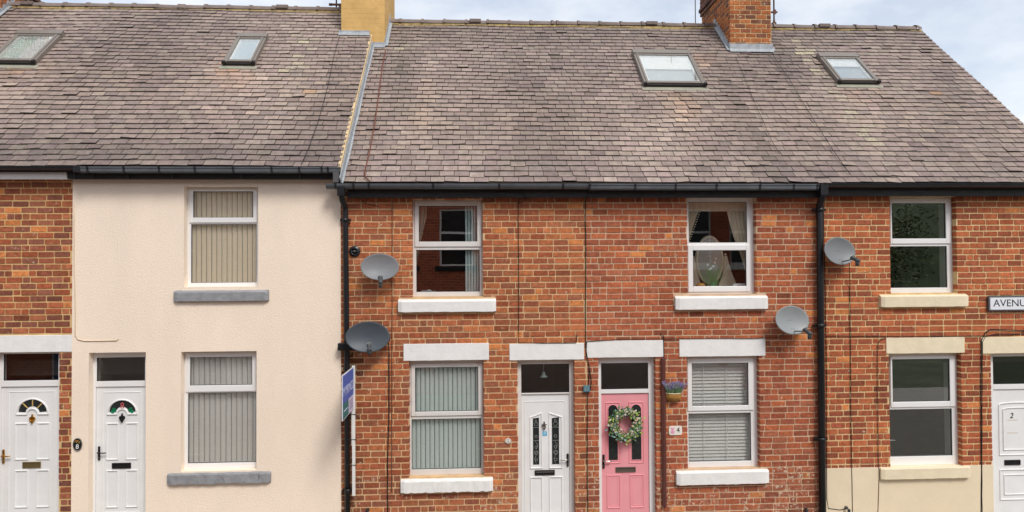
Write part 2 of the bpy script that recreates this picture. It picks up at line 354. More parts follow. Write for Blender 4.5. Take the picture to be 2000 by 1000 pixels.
def tone_fn(h):
    def f(x, z, k, al, c):
        n = noise.noise(Vector((x * .8, z * .9, 3.1 if h == 'C' else 7.7)))
        k *= 1 + .16 * n
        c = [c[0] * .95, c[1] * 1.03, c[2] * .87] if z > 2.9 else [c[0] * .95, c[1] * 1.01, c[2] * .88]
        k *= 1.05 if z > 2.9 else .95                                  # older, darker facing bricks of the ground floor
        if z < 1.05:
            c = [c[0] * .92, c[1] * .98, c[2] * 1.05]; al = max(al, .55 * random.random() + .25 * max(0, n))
        if h == 'C' and abs(x - XBC) < .28 and z < 3.0: k *= random.choice((.45, .7, .9)); al = max(al, random.random() * .7)
        if h == 'D' and z < 1.0 and x > XDE - .8: al = max(al, .75 * random.random())
        return k, min(al, .9), c
    return f
BACKY = 2 * RY + .0
for h, (X0, X1) in HOUSES.items():
    yf = {'B': -.022}.get(h, .0)
    rects = [(X0, X1, 0.0 if h != 'E' else 0, ZT[h] + .25)]
    for o in openings[h]: rects = subtract(rects, o)
    if h == 'E':
        zp = PZ(1700, 913, -.015); up = subtract(rects, (X0 - 1, X1 + 1, -1, zp)); lo = subtract(rects, (X0 - 1, X1 + 1, zp, 20))
        m = MB()
        for a, b, c, d in lo: m.box(a, b, -.016, .30, c, d)
        m.build('plinth', M_PLINTH, root[h])
        rects = up
    m = MB()
    for a, b, c, d in rects: m.box(a, b, yf, .30, c, d)
    if h != 'B':
        m.build('mortar_bed', MORT[h], root[h])
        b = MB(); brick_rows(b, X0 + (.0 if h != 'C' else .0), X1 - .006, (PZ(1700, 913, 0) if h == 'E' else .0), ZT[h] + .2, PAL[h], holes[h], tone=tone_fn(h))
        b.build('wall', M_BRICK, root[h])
    else: m.build('wall', M_REND, root[h])
    # side, rear and floors so that the house is closed
    m = MB(); zt = ZT[h] + .1
    m.box(X0, X1, BACKY - .25, BACKY, 0, zt)
    if h == 'A': m.box(X0, X0 + .2, .302, BACKY - .252, 0, zt)
    if h != 'E': m.box(X1 - .1, X1 + .1, .302, BACKY - .252, .01, zt)
    m.build('rear_wall', MORT.get(h, MORT['C']), root[h])
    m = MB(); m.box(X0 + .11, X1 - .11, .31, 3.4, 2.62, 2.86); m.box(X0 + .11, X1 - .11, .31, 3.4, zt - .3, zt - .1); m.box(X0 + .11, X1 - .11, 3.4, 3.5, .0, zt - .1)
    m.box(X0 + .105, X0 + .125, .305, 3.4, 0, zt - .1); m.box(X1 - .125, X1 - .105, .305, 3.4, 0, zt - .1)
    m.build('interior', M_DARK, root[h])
# gable end of the last house
m = MB(); gz = EZ_LOW + (RY - EY) * math.tan(PITCH) - .1
m.loft([[(XEND, .0, 0), (XEND, BACKY, 0), (XEND, BACKY, ZT['E'] + .2), (XEND, RY, gz - .1), (XEND, .0, ZT['E'] + .2)], [(XEND + .2, .0, 0), (XEND + .2, BACKY, 0), (XEND + .2, BACKY, ZT['E'] + .2), (XEND + .2, RY, gz - .1), (XEND + .2, .0, ZT['E'] + .2)]], smooth=False)
def bricktex(name, c1, c2, mo):
    mm = bpy.data.materials.new(name); mm.use_nodes = True; n = mm.node_tree; L = n.links.new; b = n.nodes['Principled BSDF']; b.inputs['Roughness'].default_value = .9
    ge = n.nodes.new('ShaderNodeNewGeometry'); sp = n.nodes.new('ShaderNodeSeparateXYZ'); cb = n.nodes.new('ShaderNodeCombineXYZ'); ad = n.nodes.new('ShaderNodeMath'); ad.operation = 'ADD'
    L(ge.outputs['Position'], sp.inputs[0]); L(sp.outputs[0], ad.inputs[0]); L(sp.outputs[1], ad.inputs[1]); L(ad.outputs[0], cb.inputs[0]); L(sp.outputs[2], cb.inputs[1])
    t = n.nodes.new('ShaderNodeTexBrick'); t.inputs['Scale'].default_value = 1; t.inputs['Brick Width'].default_value = .236; t.inputs['Row Height'].default_value = .0955; t.inputs['Mortar Size'].default_value = .006
    t.inputs['Color1'].default_value = (*lin(c1), 1); t.inputs['Color2'].default_value = (*lin(c2), 1); t.inputs['Mortar'].default_value = (*lin(mo), 1)
    L(cb.outputs[0], t.inputs['Vector']); L(t.outputs[0], b.inputs['Base Color']); bp = n.nodes.new('ShaderNodeBump'); bp.invert = True; bp.inputs['Strength'].default_value = .5; bp.inputs['Distance'].default_value = .01
    L(t.outputs['Fac'], bp.inputs['Height']); L(bp.outputs[0], b.inputs['Normal']); return mm
M_BT = bricktex('red brickwork', (176, 84, 58), (140, 66, 50), (200, 165, 125)); M_BT2 = bricktex('worn red brickwork', (190, 92, 64), (150, 70, 52), (196, 158, 122))
m.build('gable_wall', M_BT, root['E'])

# ------------------------------------------------------------------ roofs
def RPT(x, s, off, ez): return Vector((x, EY + s * cos(PITCH) - off * sin(PITCH), ez + s * sin(PITCH) + off * cos(PITCH)))
def RP(px, py, ez, off=0.0):
    d = ray(px, py); n = Vector((0, -sin(PITCH), cos(PITCH))); o = RPT(0, 0, off, ez); q = CAM + d * ((o - CAM).dot(n) / d.dot(n)); return q.x, (q.y - o.y) / cos(PITCH)
SKY = [dict(h='A', ez=EZ_HIGH, c=[(30, 60), (119, 60), (-22, 119), (74, 119)]), dict(h='B', ez=EZ_HIGH, c=[(462, 66), (521, 66), (436, 121), (499, 121)]),
       dict(h='D', ez=EZ_LOW, c=[(1237, 98), (1350, 98), (1257, 163), (1377, 163)]), dict(h='E', ez=EZ_LOW, c=[(1599, 104), (1677, 105), (1636, 158), (1714, 158)])]
for k in SKY:
    q = [RP(x, y, k['ez'], .10) for x, y in k['c']]
    k['r'] = ((q[0][0] + q[2][0]) / 2, (q[1][0] + q[3][0]) / 2, (q[2][1] + q[3][1]) / 2, (q[0][1] + q[1][1]) / 2)
SP = [(140, 124, 117), (144, 128, 120), (137, 121, 115), (149, 132, 123), (141, 123, 118), (134, 118, 112), (150, 135, 125), (139, 125, 118), (144, 130, 119)]
def band(x, c, w): return max(0, 1 - abs(x - c) / w)
xl = lambda px, py, ez: RP(px, py, ez)[0]
L1 = xl(575, 120, EZ_HIGH); L2 = xl(1600, 140, EZ_LOW); L3 = xl(765, 180, EZ_LOW); O1 = xl(440, 180, EZ_HIGH); O2 = xl(1330, 200, EZ_LOW); D1 = xl(1475, 250, EZ_LOW); P1 = xl(828, 220, EZ_LOW); O3 = xl(1690, 190, EZ_LOW); D2 = xl(1545, 130, EZ_LOW); D3 = xl(300, 250, EZ_HIGH)
def slate_tone(x, s, high):
    c = Vector(lin(random.choice(SP))); k = random.uniform(.92, 1.08); al = random.random() ** 4 * .3
    n = noise.noise(Vector((x * .5, s * .35, 1.5 if high else 9.2))); n2 = noise.noise(Vector((x * 1.6, s * .9, 4.4)))
    k *= .99 + .24 * n + .14 * n2
    if random.random() < .04: k *= .8
    if random.random() < .02: k *= 1.18
    if random.random() < .002: c = Vector(lin((172, 138, 110)))
    orange = Vector(lin((178, 138, 104))); dark = Vector(lin((96, 88, 82))); pale = Vector(lin((182, 160, 138)))
    def mixc(t, a): return c.lerp(t, max(0, min(1, a)))
    if high:
        c = mixc(orange, .8 * band(x, O1, .5) * band(s, 3.0, .9) * (.75 + n2 * 1.2 + random.uniform(-.2, .2))); al += 1.3 * band(x, L1, .42) * band(s, 3.9, 2.6) * random.random() + .7 * band(x, L1 + .05, .35) * band(s, .7, .7) * random.random()
        c = mixc(orange, .7 * band(x, -8.1, .8) * band(s, 2.9, .5) * random.random())
        c = mixc(dark, .45 * band(s, .35, .5)); c = mixc(pale, .35 * band(s, 2.2, 1.6) * random.random())
    else:
        c = mixc(orange, .6 * band(x, O2, .45) * band(s, 2.5, .8) * (.75 + n2 * 1.2 + random.uniform(-.2, .2))); c = mixc(pale, .8 * band(x, O2 - .13, .11) * band(s, 2.0, 1.2))
        c = mixc(pale, .75 * band(x, P1, .13) * band(s, 2.4, 1.7)); c = mixc(orange, .45 * band(x, O3, .6) * band(s, 2.8, .6) * random.random())
        c = mixc(dark, .6 * band(x, D1 - .05, .2) * (s < 3.9)); c = mixc(dark, .75 * band(x, L3 + .1, .28) * band(s, 3.6, 2.1)); c = mixc(dark, .55 * band(x, D2, .5) * band(s, 4.2, 1.2))
        c = mixc(orange, .5 * band(x, D1 - .3, .5) * band(s, 4.0, .5) * random.random())
        al += 1.4 * band(x, L2, .30) * (band(s, 4.4, 1.2) + .72 * band(s, 1.6, 2.9)) * random.uniform(.2, 1.1) + .8 * band(x, L3, .28) * band(s, 4.3, 1.4) * random.random()
        c = mixc(dark, .35 * band(s, 5.4, 1.0)); c = mixc(pale, .3 * band(s, 1.8, 1.6) * random.random())
    return (c.x * k * 1.0, c.y * k * .985, c.z * k * .985, min(al, 1.3))
CHN = []                                             # chimney footprints on the roof (x0, x1, s0)
c1f = RP(735, 92, EZ_LOW); c1y = RPT(0, c1f[1], 0, EZ_LOW).y
C1X0, C1X1 = PX(666, 50, c1y), PX(751, 50, c1y)
c2f = RP(1465, 101, EZ_LOW); c2y = RPT(0, c2f[1], 0, EZ_LOW).y
C2X0, C2X1 = PX(1426, 60, c2y), PX(1507, 60, c2y)
def slates(mbs, X0, X1, ez, bounds, high):
    gauge = .1445; rows = int((SL - .06) / gauge); 
    for r in range(rows + 1):
        s0 = r * gauge; x = X0 - (.105 if r % 2 else 0) - random.uniform(0, .03)
        wid = .224
        while x < X1:
            w = wid * random.uniform(.93, 1.07); a, b = max(x, X0), min(x + w - .0085, X1); xm = (a + b) / 2; x += w
            if b - a < .03: continue
            sm = s0 + .07; skip = False
            for k in SKY:
                if k['ez'] == ez and k['r'][2] - .09 < sm < k['r'][3] + .02:
                    r0_, r1_ = k['r'][0] + .02, k['r'][1] - .02
                    if a >= r0_ and b <= r1_: skip = True
                    elif a < r0_ < b: b = r0_
                    elif a < r1_ < b: a = r1_
            if skip: continue
            und = .012 * noise.noise(Vector((xm * .45, r * .3, 2 if high else 5))) + .012 * sin(xm * 1.1 + r * .1)
            und2 = .02 * noise.noise(Vector((xm * .6, s0 * .5, 8)))
            bot = s0 + und * .8 + random.gauss(0, .0035) - (.02 if random.random() < .02 else 0); top = s0 + gauge + .045
            if r == rows: top = SL - .01
            lift = .020 + abs(random.gauss(0, .0025)) + (.012 if random.random() < .03 else 0)
            t1 = random.gauss(0, .002); t2 = random.gauss(0, .002)
            def pt(xx, s, o): return RPT(xx, s, o + und2, ez)
            col = slate_tone(xm, sm, high); e = (col[0] * .3, col[1] * .3, col[2] * .3, 0)  # dark edges and headlap paint in the shadow and dirt of the joints
            i = 0
            while i < len(bounds) - 1 and xm > bounds[i][0]: i += 1
            mb = mbs[bounds[i][1]]; n = len(mb.v)
            sk = random.gauss(0, .0012)
            cut = random.random(); cl = random.uniform(.01, .03) if cut < .05 else 0; cr = random.uniform(.01, .03) if cut > .95 else 0
            tp = [pt(a + sk, bot + t1 + cl, lift), pt(b + sk, bot + t2 + cr, lift + random.gauss(0, .0015)), pt(b, top, .004), pt(a, top, .004)]
            u_ = (gauge - .012) / (top - bot); up = [tp[1].lerp(tp[2], u_), tp[0].lerp(tp[3], u_)]
            bt = [pt(a + sk, bot + t1 + cl, lift - .014), pt(b + sk, bot + t2 + cr, lift - .014), pt(b, top, -.004), pt(a, top, -.004)]
            mb.v += tp + bt + up
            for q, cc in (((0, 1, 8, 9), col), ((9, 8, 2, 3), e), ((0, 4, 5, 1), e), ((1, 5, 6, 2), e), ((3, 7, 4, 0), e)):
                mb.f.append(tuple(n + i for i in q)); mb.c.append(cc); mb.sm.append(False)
sm_ = {h: MB() for h in HOUSES}
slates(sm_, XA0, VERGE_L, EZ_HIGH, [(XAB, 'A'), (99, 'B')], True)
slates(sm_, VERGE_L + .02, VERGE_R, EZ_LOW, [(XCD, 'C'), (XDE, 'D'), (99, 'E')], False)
RX = dict(A=(XA0, XAB, EZ_HIGH), B=(XAB, VERGE_L, EZ_HIGH), C=(VERGE_L, XCD, EZ_LOW), D=(XCD, XDE, EZ_LOW), E=(XDE, VERGE_R, EZ_LOW))
rz = {}
for h, (a, b, ez) in RX.items():
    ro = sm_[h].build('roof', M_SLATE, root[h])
    rz[h] = ro
    m = MB(); e = .005
    top = RPT(0, SL, -.006, ez); th = .09
    pts = [(EY, ez - .006), (top.y, top.z), (2 * RY - EY, ez), (2 * RY - EY, ez - th), (top.y, top.z - th - .04), (EY, ez - th)]
    m.loft([[(a + e, y, z) for y, z in pts], [(b - e, y, z) for y, z in pts]], smooth=False); m.build('roof_deck', M_DECK, ro)
    # ridge tiles and their mortar bed
    rzv = RPT(0, SL, 0, ez)
    m = MB(); m.profx([(rzv.y - .13, rzv.z - .125), (rzv.y - .115, rzv.z - .065), (rzv.y, rzv.z - .0), (rzv.y + .12, rzv.z - .08), (rzv.y + .12, rzv.z - .16)], a, b - (.02 if h == 'E' else 0)); m.build('ridge_bedding', M_BED, ro)
    m = MB(); x = a + .01; n = 0
    if h == 'E': b = b - .01
    while x < b - .05:
        L = min(.46, b - x); r = .112; dz = random.uniform(-.006, .006); tl = random.uniform(-.006, .006)
        def ring(xx, rr, oz): return [(xx, rzv.y - rr * 1.15 * cos(t), rzv.z - .055 + oz + rr * sin(t) * .95) for t in [pi * i / 10 for i in range(11)]]
        m.loft([ring(x, r + .016, dz), ring(x + .05, r + .016, dz), ring(x + .052, r, dz), ring(x + L - .004, r - .004, dz + tl)], closed=False, cap=False)
        if n % 9 == 4: m.box(x + .1, x + .34, rzv.y - r * 1.15 - .02, rzv.y - .03, rzv.z - .03, rzv.z + .035)
        x += L; n += 1
    m.build('ridge_tile', M_RIDGE, ro)
# verge pieces
m = MB(); ez = EZ_HIGH
m.loft([[RPT(VERGE_L - .03, s, .01, ez), RPT(VERGE_L + .015, s, .01, ez), RPT(VERGE_L + .02, s, -.10, ez), RPT(VERGE_L - .02, s, -.10, ez)] for s in [i * .25 - .02 for i in range(19)]], smooth=False)
m.build('verge_fillet', M_FILLET, rz['B'])
m = MB(); rings = []
for i in range(24):
    s = -.06 + i * .197; w = random.uniform(-.008, .008)
    rings.append([RPT(VERGE_L + .02, s, .14 + w, EZ_LOW), RPT(VERGE_L + .032, s, .14 + w, EZ_LOW), RPT(VERGE_L + .045, s, .045, EZ_LOW), RPT(VERGE_L + .066 + w, s, .034, EZ_LOW), RPT(VERGE_L + .066 + w, s, .022, EZ_LOW), RPT(VERGE_L + .02, s, .02, EZ_LOW)])
m.loft(rings, smooth=False); m.build('verge_flashing', M_LEAD, rz['C'])
m = MB(); m.loft([[RPT(VERGE_R - .04, s, -.004, EZ_LOW), RPT(VERGE_R - .004, s, -.004, EZ_LOW), RPT(VERGE_R - .004, s, -.10, EZ_LOW), RPT(VERGE_R - .04, s, -.10, EZ_LOW)] for s in (0, SL)], smooth=False)
m.build('verge_board', M_FASW, rz['E'])

# ------------------------------------------------------------------ roof windows
for i, k in enumerate(SKY):
    x0, x1, s0, s1 = k['r']; ez = k['ez']; rt = root[k['h']]; hgt = .10
    def bx(mb, a, b, c, d, o0, o1):
        n = len(mb.v); mb.v += [RPT(x, s, o, ez) for x in (a, b) for s in (c, d) for o in (o0, o1)]
        for q in ((0, 1, 3, 2), (4, 6, 7, 5), (0, 4, 5, 1), (2, 3, 7, 6), (0, 2, 6, 4), (1, 5, 7, 3)): mb.f.append(tuple(n + j for j in q)); mb.c.append((1, 1, 1, 0)); mb.sm.append(False)
    f = MB(); w = .085
    bx(f, x0, x0 + w * .5, s0, s1 - .15, -.01, hgt); bx(f, x1 - w * .5, x1, s0, s1 - .15, -.01, hgt)
    bx(f, x0 + w * .52, x0 + w, s0 + .01, s1 - .15, 0, hgt + .012); bx(f, x1 - w, x1 - w * .52, s0 + .01, s1 - .15, 0, hgt + .012)
    bx(f, x0 - .006, x1 + .006, s1 - .15, s1, -.01, hgt + .022)
    bx(f, x0 + w, x1 - w, s0 + .035, s0 + .10, 0, hgt + .004); bx(f, x0 + w, x1 - w, s1 - .20, s1 - .15, 0, hgt + .004)
    fo = f.build('roof_window', M_SKYF, rt, bevel=.006)
    d = MB(); bx(d, x0 + .03, x1 - .03, s0 - .012, s0 + .034, .0, hgt - .025); bx(d, x0 - .01, x0 + .05, s0 - .02, s0 + .03, .05, hgt + .02); bx(d, x1 - .05, x1 + .01, s0 - .02, s0 + .03, .05, hgt + .02)
    d.build('seal', M_SKYD, fo)
    a = MB(); bx(a, x0 - .05, x1 + .05, s0 - .12, s0 - .0, .0, .030); a.build('apron', M_APRON, fo, bevel=.004)
    p = MB(); bx(p, x0 + w, x1 - w, s0 + .10, s1 - .20, hgt - .012, hgt - .006); p.build('pane', M_GLASSS, fo)
    lw = .035; b = MB(); gx0, gx1, gs0, gs1 = x0 + w, x1 - w, s0 + .10, s1 - .20
    bx(b, gx0, gx0 + lw, gs0, gs1, .02, hgt - .02); bx(b, gx1 - lw, gx1, gs0, gs1, .02, hgt - .02); bx(b, gx0 + lw, gx1 - lw, gs1 - lw, gs1, .02, hgt - .02)
    b.build('inner_frame', M_WHITE, fo)
    frac = (.0, 1., .46, .30)[i]; sc = gs1 - lw - (gs1 - gs0) * frac
    if frac > 0:
        b = MB(); bx(b, gx0 + lw, gx1 - lw, max(sc, gs0), gs1 - lw - .002, hgt - .045, hgt - .035); 
        if i != 1: b.build('blind', M_WHITE, fo)
        else: b.build('blind', mat('pale blue blind', (186, 202, 212), rough=.8, var=.02), fo)
    b = MB(); bx(b, gx0 + lw, gx1 - lw, gs0, gs1 - lw, .025, .035); b.build('lining', mat('pale lining', (172, 182, 188), rough=.8, var=.02) if i else mat('pale green lining', (222, 236, 229), rough=.8, var=.02), fo)
    if i == 0:  # added white half panel, standing in for sky reflected in this pane
        b = MB(); bx(b, gx0 + (gx1 - gx0) * .52, gx1 - lw, gs0, gs1 - lw, hgt - .05, hgt - .04); b.build('blind', M_WHITE, fo)

# ------------------------------------------------------------------ chimneys
def chimney(rt, X0, X1, yf, yb, zb, zt, kind):
    if kind == 'ochre':
        m = MB(); m.box(X0, X1, yf, yb, zb, zt - .35); m.box(X0 - .03, X1 + .03, yf - .03, yb + .03, zt - .35, zt)
        # faint brick courses under the paint
        c = m.build('chimney', M_OCHRE, rt, bevel=.012)
        m = MB(); z = zb + .1; r = 0
        while z < zt - .4:
            x = X0 + .012 + (.11 if r % 2 else 0)
            while x < X1 - .03:
                m.box(x, min(x + .226, X1 - .012), yf - .0015, yf + .001, z, z + .088); x += .232
            y = yf + .02
            while y < yb - .05: m.box(X1 - .001, X1 + .0035, y, min(y + .218, yb - .01), z, z + .082); y += .232
            z += CH; r += 1
        m.build('brick_face', M_OCHRE, c, bevel=.002, seg=1)
    else:
        m = MB(); m.box(X0 + .006, X1 - .006, yf + .006, yb - .006, zb, zt); c = m.build('chimney', MORT['E'], rt)
        m = MB(); pal = [(172, 102, 62), (160, 94, 58), (140, 84, 62), (178, 110, 68), (124, 80, 64)]; dk = [(118, 86, 76), (104, 78, 70), (134, 92, 78)]
        def course(z, out, pl, r):
            a, b, c_, d = X0 - out, X1 + out, yf - out, yb + out
            def put(L0, fn, first):
                t = 0
                while t < L0 - .01:
                    l = first if t == 0 else .222; l = min(l, L0 - t); 
                    if L0 - t - l < .05: l = L0 - t
                    cc = lin(random.choice(pl)); k = random.uniform(.85, 1.12); col = (cc[0] * k, cc[1] * k, cc[2] * k, random.random() * .4)
                    fn(t, t + l - .017, col); t += l
            z1 = z + CH - .021; j = lambda: random.uniform(-.002, .002)
            put(b - a, lambda p, q, col: m.box(a + p, a + q, c_ - .003 + j(), c_ + .09, z + j(), z1 + j(), col), .222 if r % 2 else .11)
            put(b - a, lambda p, q, col: m.box(a + p, a + q, d - .09, d + .003, z, z1, col), .11 if r % 2 else .222)
            put(d - c_ - .184, lambda p, q, col: m.box(a - .003 + j(), a + .09, c_ + .092 + p, c_ + .092 + q, z + j(), z1, col), .13 if r % 2 else .222)
            put(d - c_ - .184, lambda p, q, col: m.box(b - .09, b + .003, c_ + .092 + p, c_ + .092 + q, z, z1, col), .13 if r % 2 else .222)
        z = zb + .02; r = 0
        zc = PZ(1363, 35, yb)
        while z < zt - CH:
            n = (z - zc) / CH
            course(z, .03 if 0 <= n < 1 else (.055 if 1 <= n < 2 else (.03 if n >= 2 else 0)), pal if n < -.2 else dk, r); z += CH; r += 1
        m.build('brickwork', M_BRICK, c)
    m = MB()
    nx = 2
    for i in range(nx):
        for jy in (.28, .72):
            m = MB(); m.lathe((X0 + (X1 - X0) * (i + .5) / nx, yf + (yb - yf) * jy, zt - .02), (0, 0, 1), [(0, .15), (.08, .15), (.12, .12), (.4, .105), (.42, .13), (.47, .13), (.47, .09), (.1, .09)]); m.build('chimney_pot', mat('terracotta pot', (176, 104, 74), rough=.8, var=.15), c)
    m = MB(); m.box(X0 - .02, X1 + .02, yf - .02, yb + .02, zt, zt + .03); m.build('cap', MORT['C'], c)
    return c
zr = RPT(0, SL, 0, EZ_LOW).z; zrh = RPT(0, SL, 0, EZ_HIGH).z
yb1 = 2 * RY - c1y + .02
ch1 = chimney(root['C'], C1X0, C1X1, c1y, yb1, RPT(0, c1f[1], 0, EZ_LOW).z - .1, zr + 1.7, 'ochre')
ch2 = chimney(root['E'], C2X0, C2X1, c2y, 2 * RY - c2y, RPT(0, c2f[1], 0, EZ_LOW).z - .1, zr + 1.5, 'brick')
# neighbouring stack at the far left, mostly out of frame
xa = RP(2, 30, EZ_HIGH)[0]; ca = chimney(root['A'], xa - .9, xa - .02, c2y + .0, 2 * RY - c2y, zrh - 1.1, zrh + 1.3, 'brick')
def apron(ch, X0, X1, yf, z0, h=.13, sd=0, ez=EZ_LOW, ytop=None, sx=None):
    m = MB(); n = 9
    rings = []
    for i in range(n + 1):
        x = X0 + (X1 - X0) * i / n; w = random.uniform(-.004, .004); 
        rings.append([(x, yf - .004, z0 + h), (x, yf - .014 + w, z0 + h - .005), (x, yf - .016 + w, z0 + .02), (x, yf - .07, z0 - .05), (x, yf - .07, z0 - .06), (x, yf - .004, z0 - .02)])
    m.loft(rings, smooth=False)
    m.build('front_flashing', M_LEAD, ch)
z2 = RPT(0, c2f[1], 0, EZ_LOW).z; apron(ch2, C2X0 - .02, C2X1 + .02, c2y, z2 + .035)
z1_ = RPT(0, c1f[1], 0, EZ_LOW).z; apron(ch1, PX(721, 90, c1y), C1X1 + .01, c1y, z1_ + .03, .07)
s1h = (c1y - EY) / cos(PITCH); zh = RPT(0, s1h, 0, EZ_HIGH).z; apron(ch1, C1X0 - .04, PX(722, 70, c1y), c1y, zh + .03, .06)
def stepped(ch, x, sgn, yf, ez, steps=8):
    m = MB(); y = yf
    d = (RY - yf + .05) / steps
    for i in range(steps):
        za = ez + (y - EY) * math.tan(PITCH) ; zb_ = za + d * math.tan(PITCH)
        t = .004 + .004 * (i % 2)
        m.loft([[(x + sgn * .001, y, za - .02), (x + sgn * .001, y + d * 1.05, zb_ - .02), (x + sgn * .001, y + d * 1.05, zb_ + .10), (x + sgn * .001, y + d * .1, zb_ + .09), (x + sgn * .001, y, za + .14)],
                [(x + sgn * (.008 + t), y, za - .02), (x + sgn * (.008 + t), y + d * 1.05, zb_ - .02), (x + sgn * (.008 + t), y + d * 1.05, zb_ + .10), (x + sgn * (.008 + t), y + d * .1, zb_ + .09), (x + sgn * (.008 + t), y, za + .14)]], smooth=False)
        y += d
    o = [RPT(x, (yf - EY) / cos(PITCH), .03, ez), RPT(x, (RY - EY) / cos(PITCH), .03, ez)]
    m.loft([[p + Vector((sgn * .07, 0, 0)), p + Vector((sgn * .07, 0, .008)), p + Vector((0, 0, .02)), p] for p in o], smooth=False)
    m.build('stepped_flashing', M_LEAD, ch)
stepped(ch2, C2X0, -1, c2y, EZ_LOW); stepped(ch2, C2X1, 1, c2y, EZ_LOW); stepped(ch1, C1X1, 1, c1y, EZ_LOW); stepped(ca, xa - .02, 1, c2y, EZ_HIGH)

# ------------------------------------------------------------------ fascias, gutters, downpipes
def gutter(rt, x0, x1, pz, pxm, mt, brackets, kind='ogee', hgt=.105):
    y = -.315; zt = PZ(pxm, pz, y); yb = -.185
    if kind == 'round': prof = [(yb, zt)] + [((y + yb) / 2 - (yb - y) / 2 * cos(t) * -1, zt - hgt * .75 * sin(t)) for t in [pi * i / 10 for i in range(11)]][0:0] + [((y + yb) / 2 + (yb - y) / 2 * cos(t), zt - hgt * .8 * sin(t)) for t in [pi * i / 10 for i in range(11)]]
    else: prof = [(yb, zt), (yb, zt - hgt), (y + .03, zt - hgt), (y + .012, zt - hgt * .8), (y + .010, zt - hgt * .35), (y, zt - hgt * .2), (y, zt)]
    inn = [(p[0] + (.006 if p[0] < (y + yb) / 2 else -.006), p[1] + (.006 if p[1] < zt - .01 else 0)) for p in prof[::-1]]
    m = MB(); m.profx(prof + inn, x0, x1, cap=False, smooth=False); g = m.build('gutter', mt, rt)
    if brackets:
        for b in brackets:
            m = MB(); xb = PX(b, pz, y); pr = [((p[0] - (yb + y) / 2) * 1.07 + (yb + y) / 2, (p[1] - zt) * 1.09 + zt + .003) for p in prof]
            m.profx(pr + [(p[0], p[1] + .004) for p in prof[::-1]], xb - .016, xb + .016); m.build('gutter_bracket', M_BLACK, g)
    return g
def fascia(rt, x0, x1, pt, pb, pxm, mt, y=-.16):
    z0, z1 = PZ(pxm, pb, y), PZ(pxm, pt, y); m = MB(); m.box(x0, x1, y, y + .025, z0, z1 + .02); m.build('fascia', mt, rt, bevel=.003)
    m = MB(); m.box(x0, x1, y + .027, -.002, z0 + .012, z0 + .022); m.build('soffit', mt if mt is M_FASW else M_DECK, rt)
yF = -.16
fascia(root['A'], XA0, PX(130, 340, yF), 330, 350, 60, M_FASW)
fascia(root['B'], PX(133, 340, yF), PX(655, 340, yF), 332, 350, 400, M_FASB)
for px in (168, 222, 312, 398, 528, 600):
    pass
for px in (147, 182, 251, 337, 472, 586):
    m = MB(); x = PX(px, 343, yF); m.box(x - .014, x + .014, yF - .02, yF - .001, PZ(px, 350, yF), PZ(px, 334, yF)); m.build('fascia_bracket', M_BLACK, root['B'])
gutter(root['A'], XA0, PX(150, 325, -.315), 323.5, 60, M_BLACK, [63, 128], 'round', .075)
gutter(root['B'], PX(151, 325, -.315), PX(664, 325, -.315), 325.5, 400, M_GUT, [170, 241, 310, 380, 455, 530, 584, 628, 640], 'ogee', .085)
m = MB(); x = PX(150, 325, -.32); m.box(x - .05, x + .04, -.325, -.18, PZ(150, 336, -.32), PZ(150, 323, -.32)); m.build('gutter_union', M_BLACK, root['B'], bevel=.005)
fascia(root['C'], PX(678, 380, yF), XCD - .003, 372, 386, 900, M_FASB); fascia(root['D'], XCD + .003, PX(1600, 380, yF), 371, 386, 1350, M_FASB); fascia(root['E'], PX(1612, 380, yF), XEND + .2, 364, 383, 1800, M_FASB)
gutter(root['C'], PX(636, 360, -.315), XCD, 358.5, 900, M_GUT, [655, 690, 720, 846, 975, 1100], 'round', .10)
gutter(root['D'], XCD + .002, PX(1600, 360, -.315), 359, 1350, M_GUT, [1152, 1241, 1320, 1400, 1485, 1551, 1597], 'ogee', .09)
gutter(root['E'], PX(1601, 358, -.315), XEND + .22, 357, 1800, M_BLACK, [1612, 1756, 1828, 1898, 1965], 'round', .085)
# downpipes
def pipe(rt, pts, r, mt, collars, label=None, square=None):
    m = MB(); m.tube(pts, r, 12)
    if square: m.box(*square)
    p = m.build('downpipe', mt, rt)
    for c in collars:
        m = MB(); m.lathe(c, (0, 0, 1), [(-.03, r * 1.02), (-.028, r * 1.22), (.028, r * 1.22), (.03, r * 1.02)], 14); m.box(c[0] - r * 1.9, c[0] + r * 1.9, c[1] + .0, c[1] + r + .006, c[2] - .018, c[2] + .018); m.build('pipe_clip', mt, p)
    return p
yp = -.075
def lp(px, py, y): return PV(px, py, y)
xg = PX(667, 366, -.25)
a1 = lp(667, 392, -.25)
pipe(root['C'], [(a1.x, -.25, a1.z + .26), (a1.x, -.25, a1.z + .05), (a1.x + .01, -.235, a1.z), tuple(lp(674, 403, yp - .01)), tuple(lp(674.5, 412, yp)), tuple(lp(677, 640, yp)), (PX(679, 900, yp), yp, -.02)], .042, M_IRON, [tuple(lp(674.5, 430, yp)), tuple(lp(679, 958, yp))], square=(a1.x - .055, a1.x + .055, -.305, -.195, a1.z + .07, a1.z + .24))
a2 = lp(1607, 385, -.25)
pipe(root['D'], [(a2.x, -.25, a2.z + .12), (a2.x, -.25, a2.z), (a2.x - .01, -.24, a2.z - .03), tuple(lp(1601, 399, yp - .01)), tuple(lp(1601, 407, yp)), tuple(lp(1603, 640, yp)), (PX(1606, 950, yp), yp, -.02)], .052, M_IRON, [tuple(lp(1601, 410, yp)), tuple(lp(1602, 636, yp)), tuple(lp(1604.5, 858, yp))], square=(a2.x - .06, a2.x + .06, -.31, -.19, a2.z + .03, a2.z + .20))
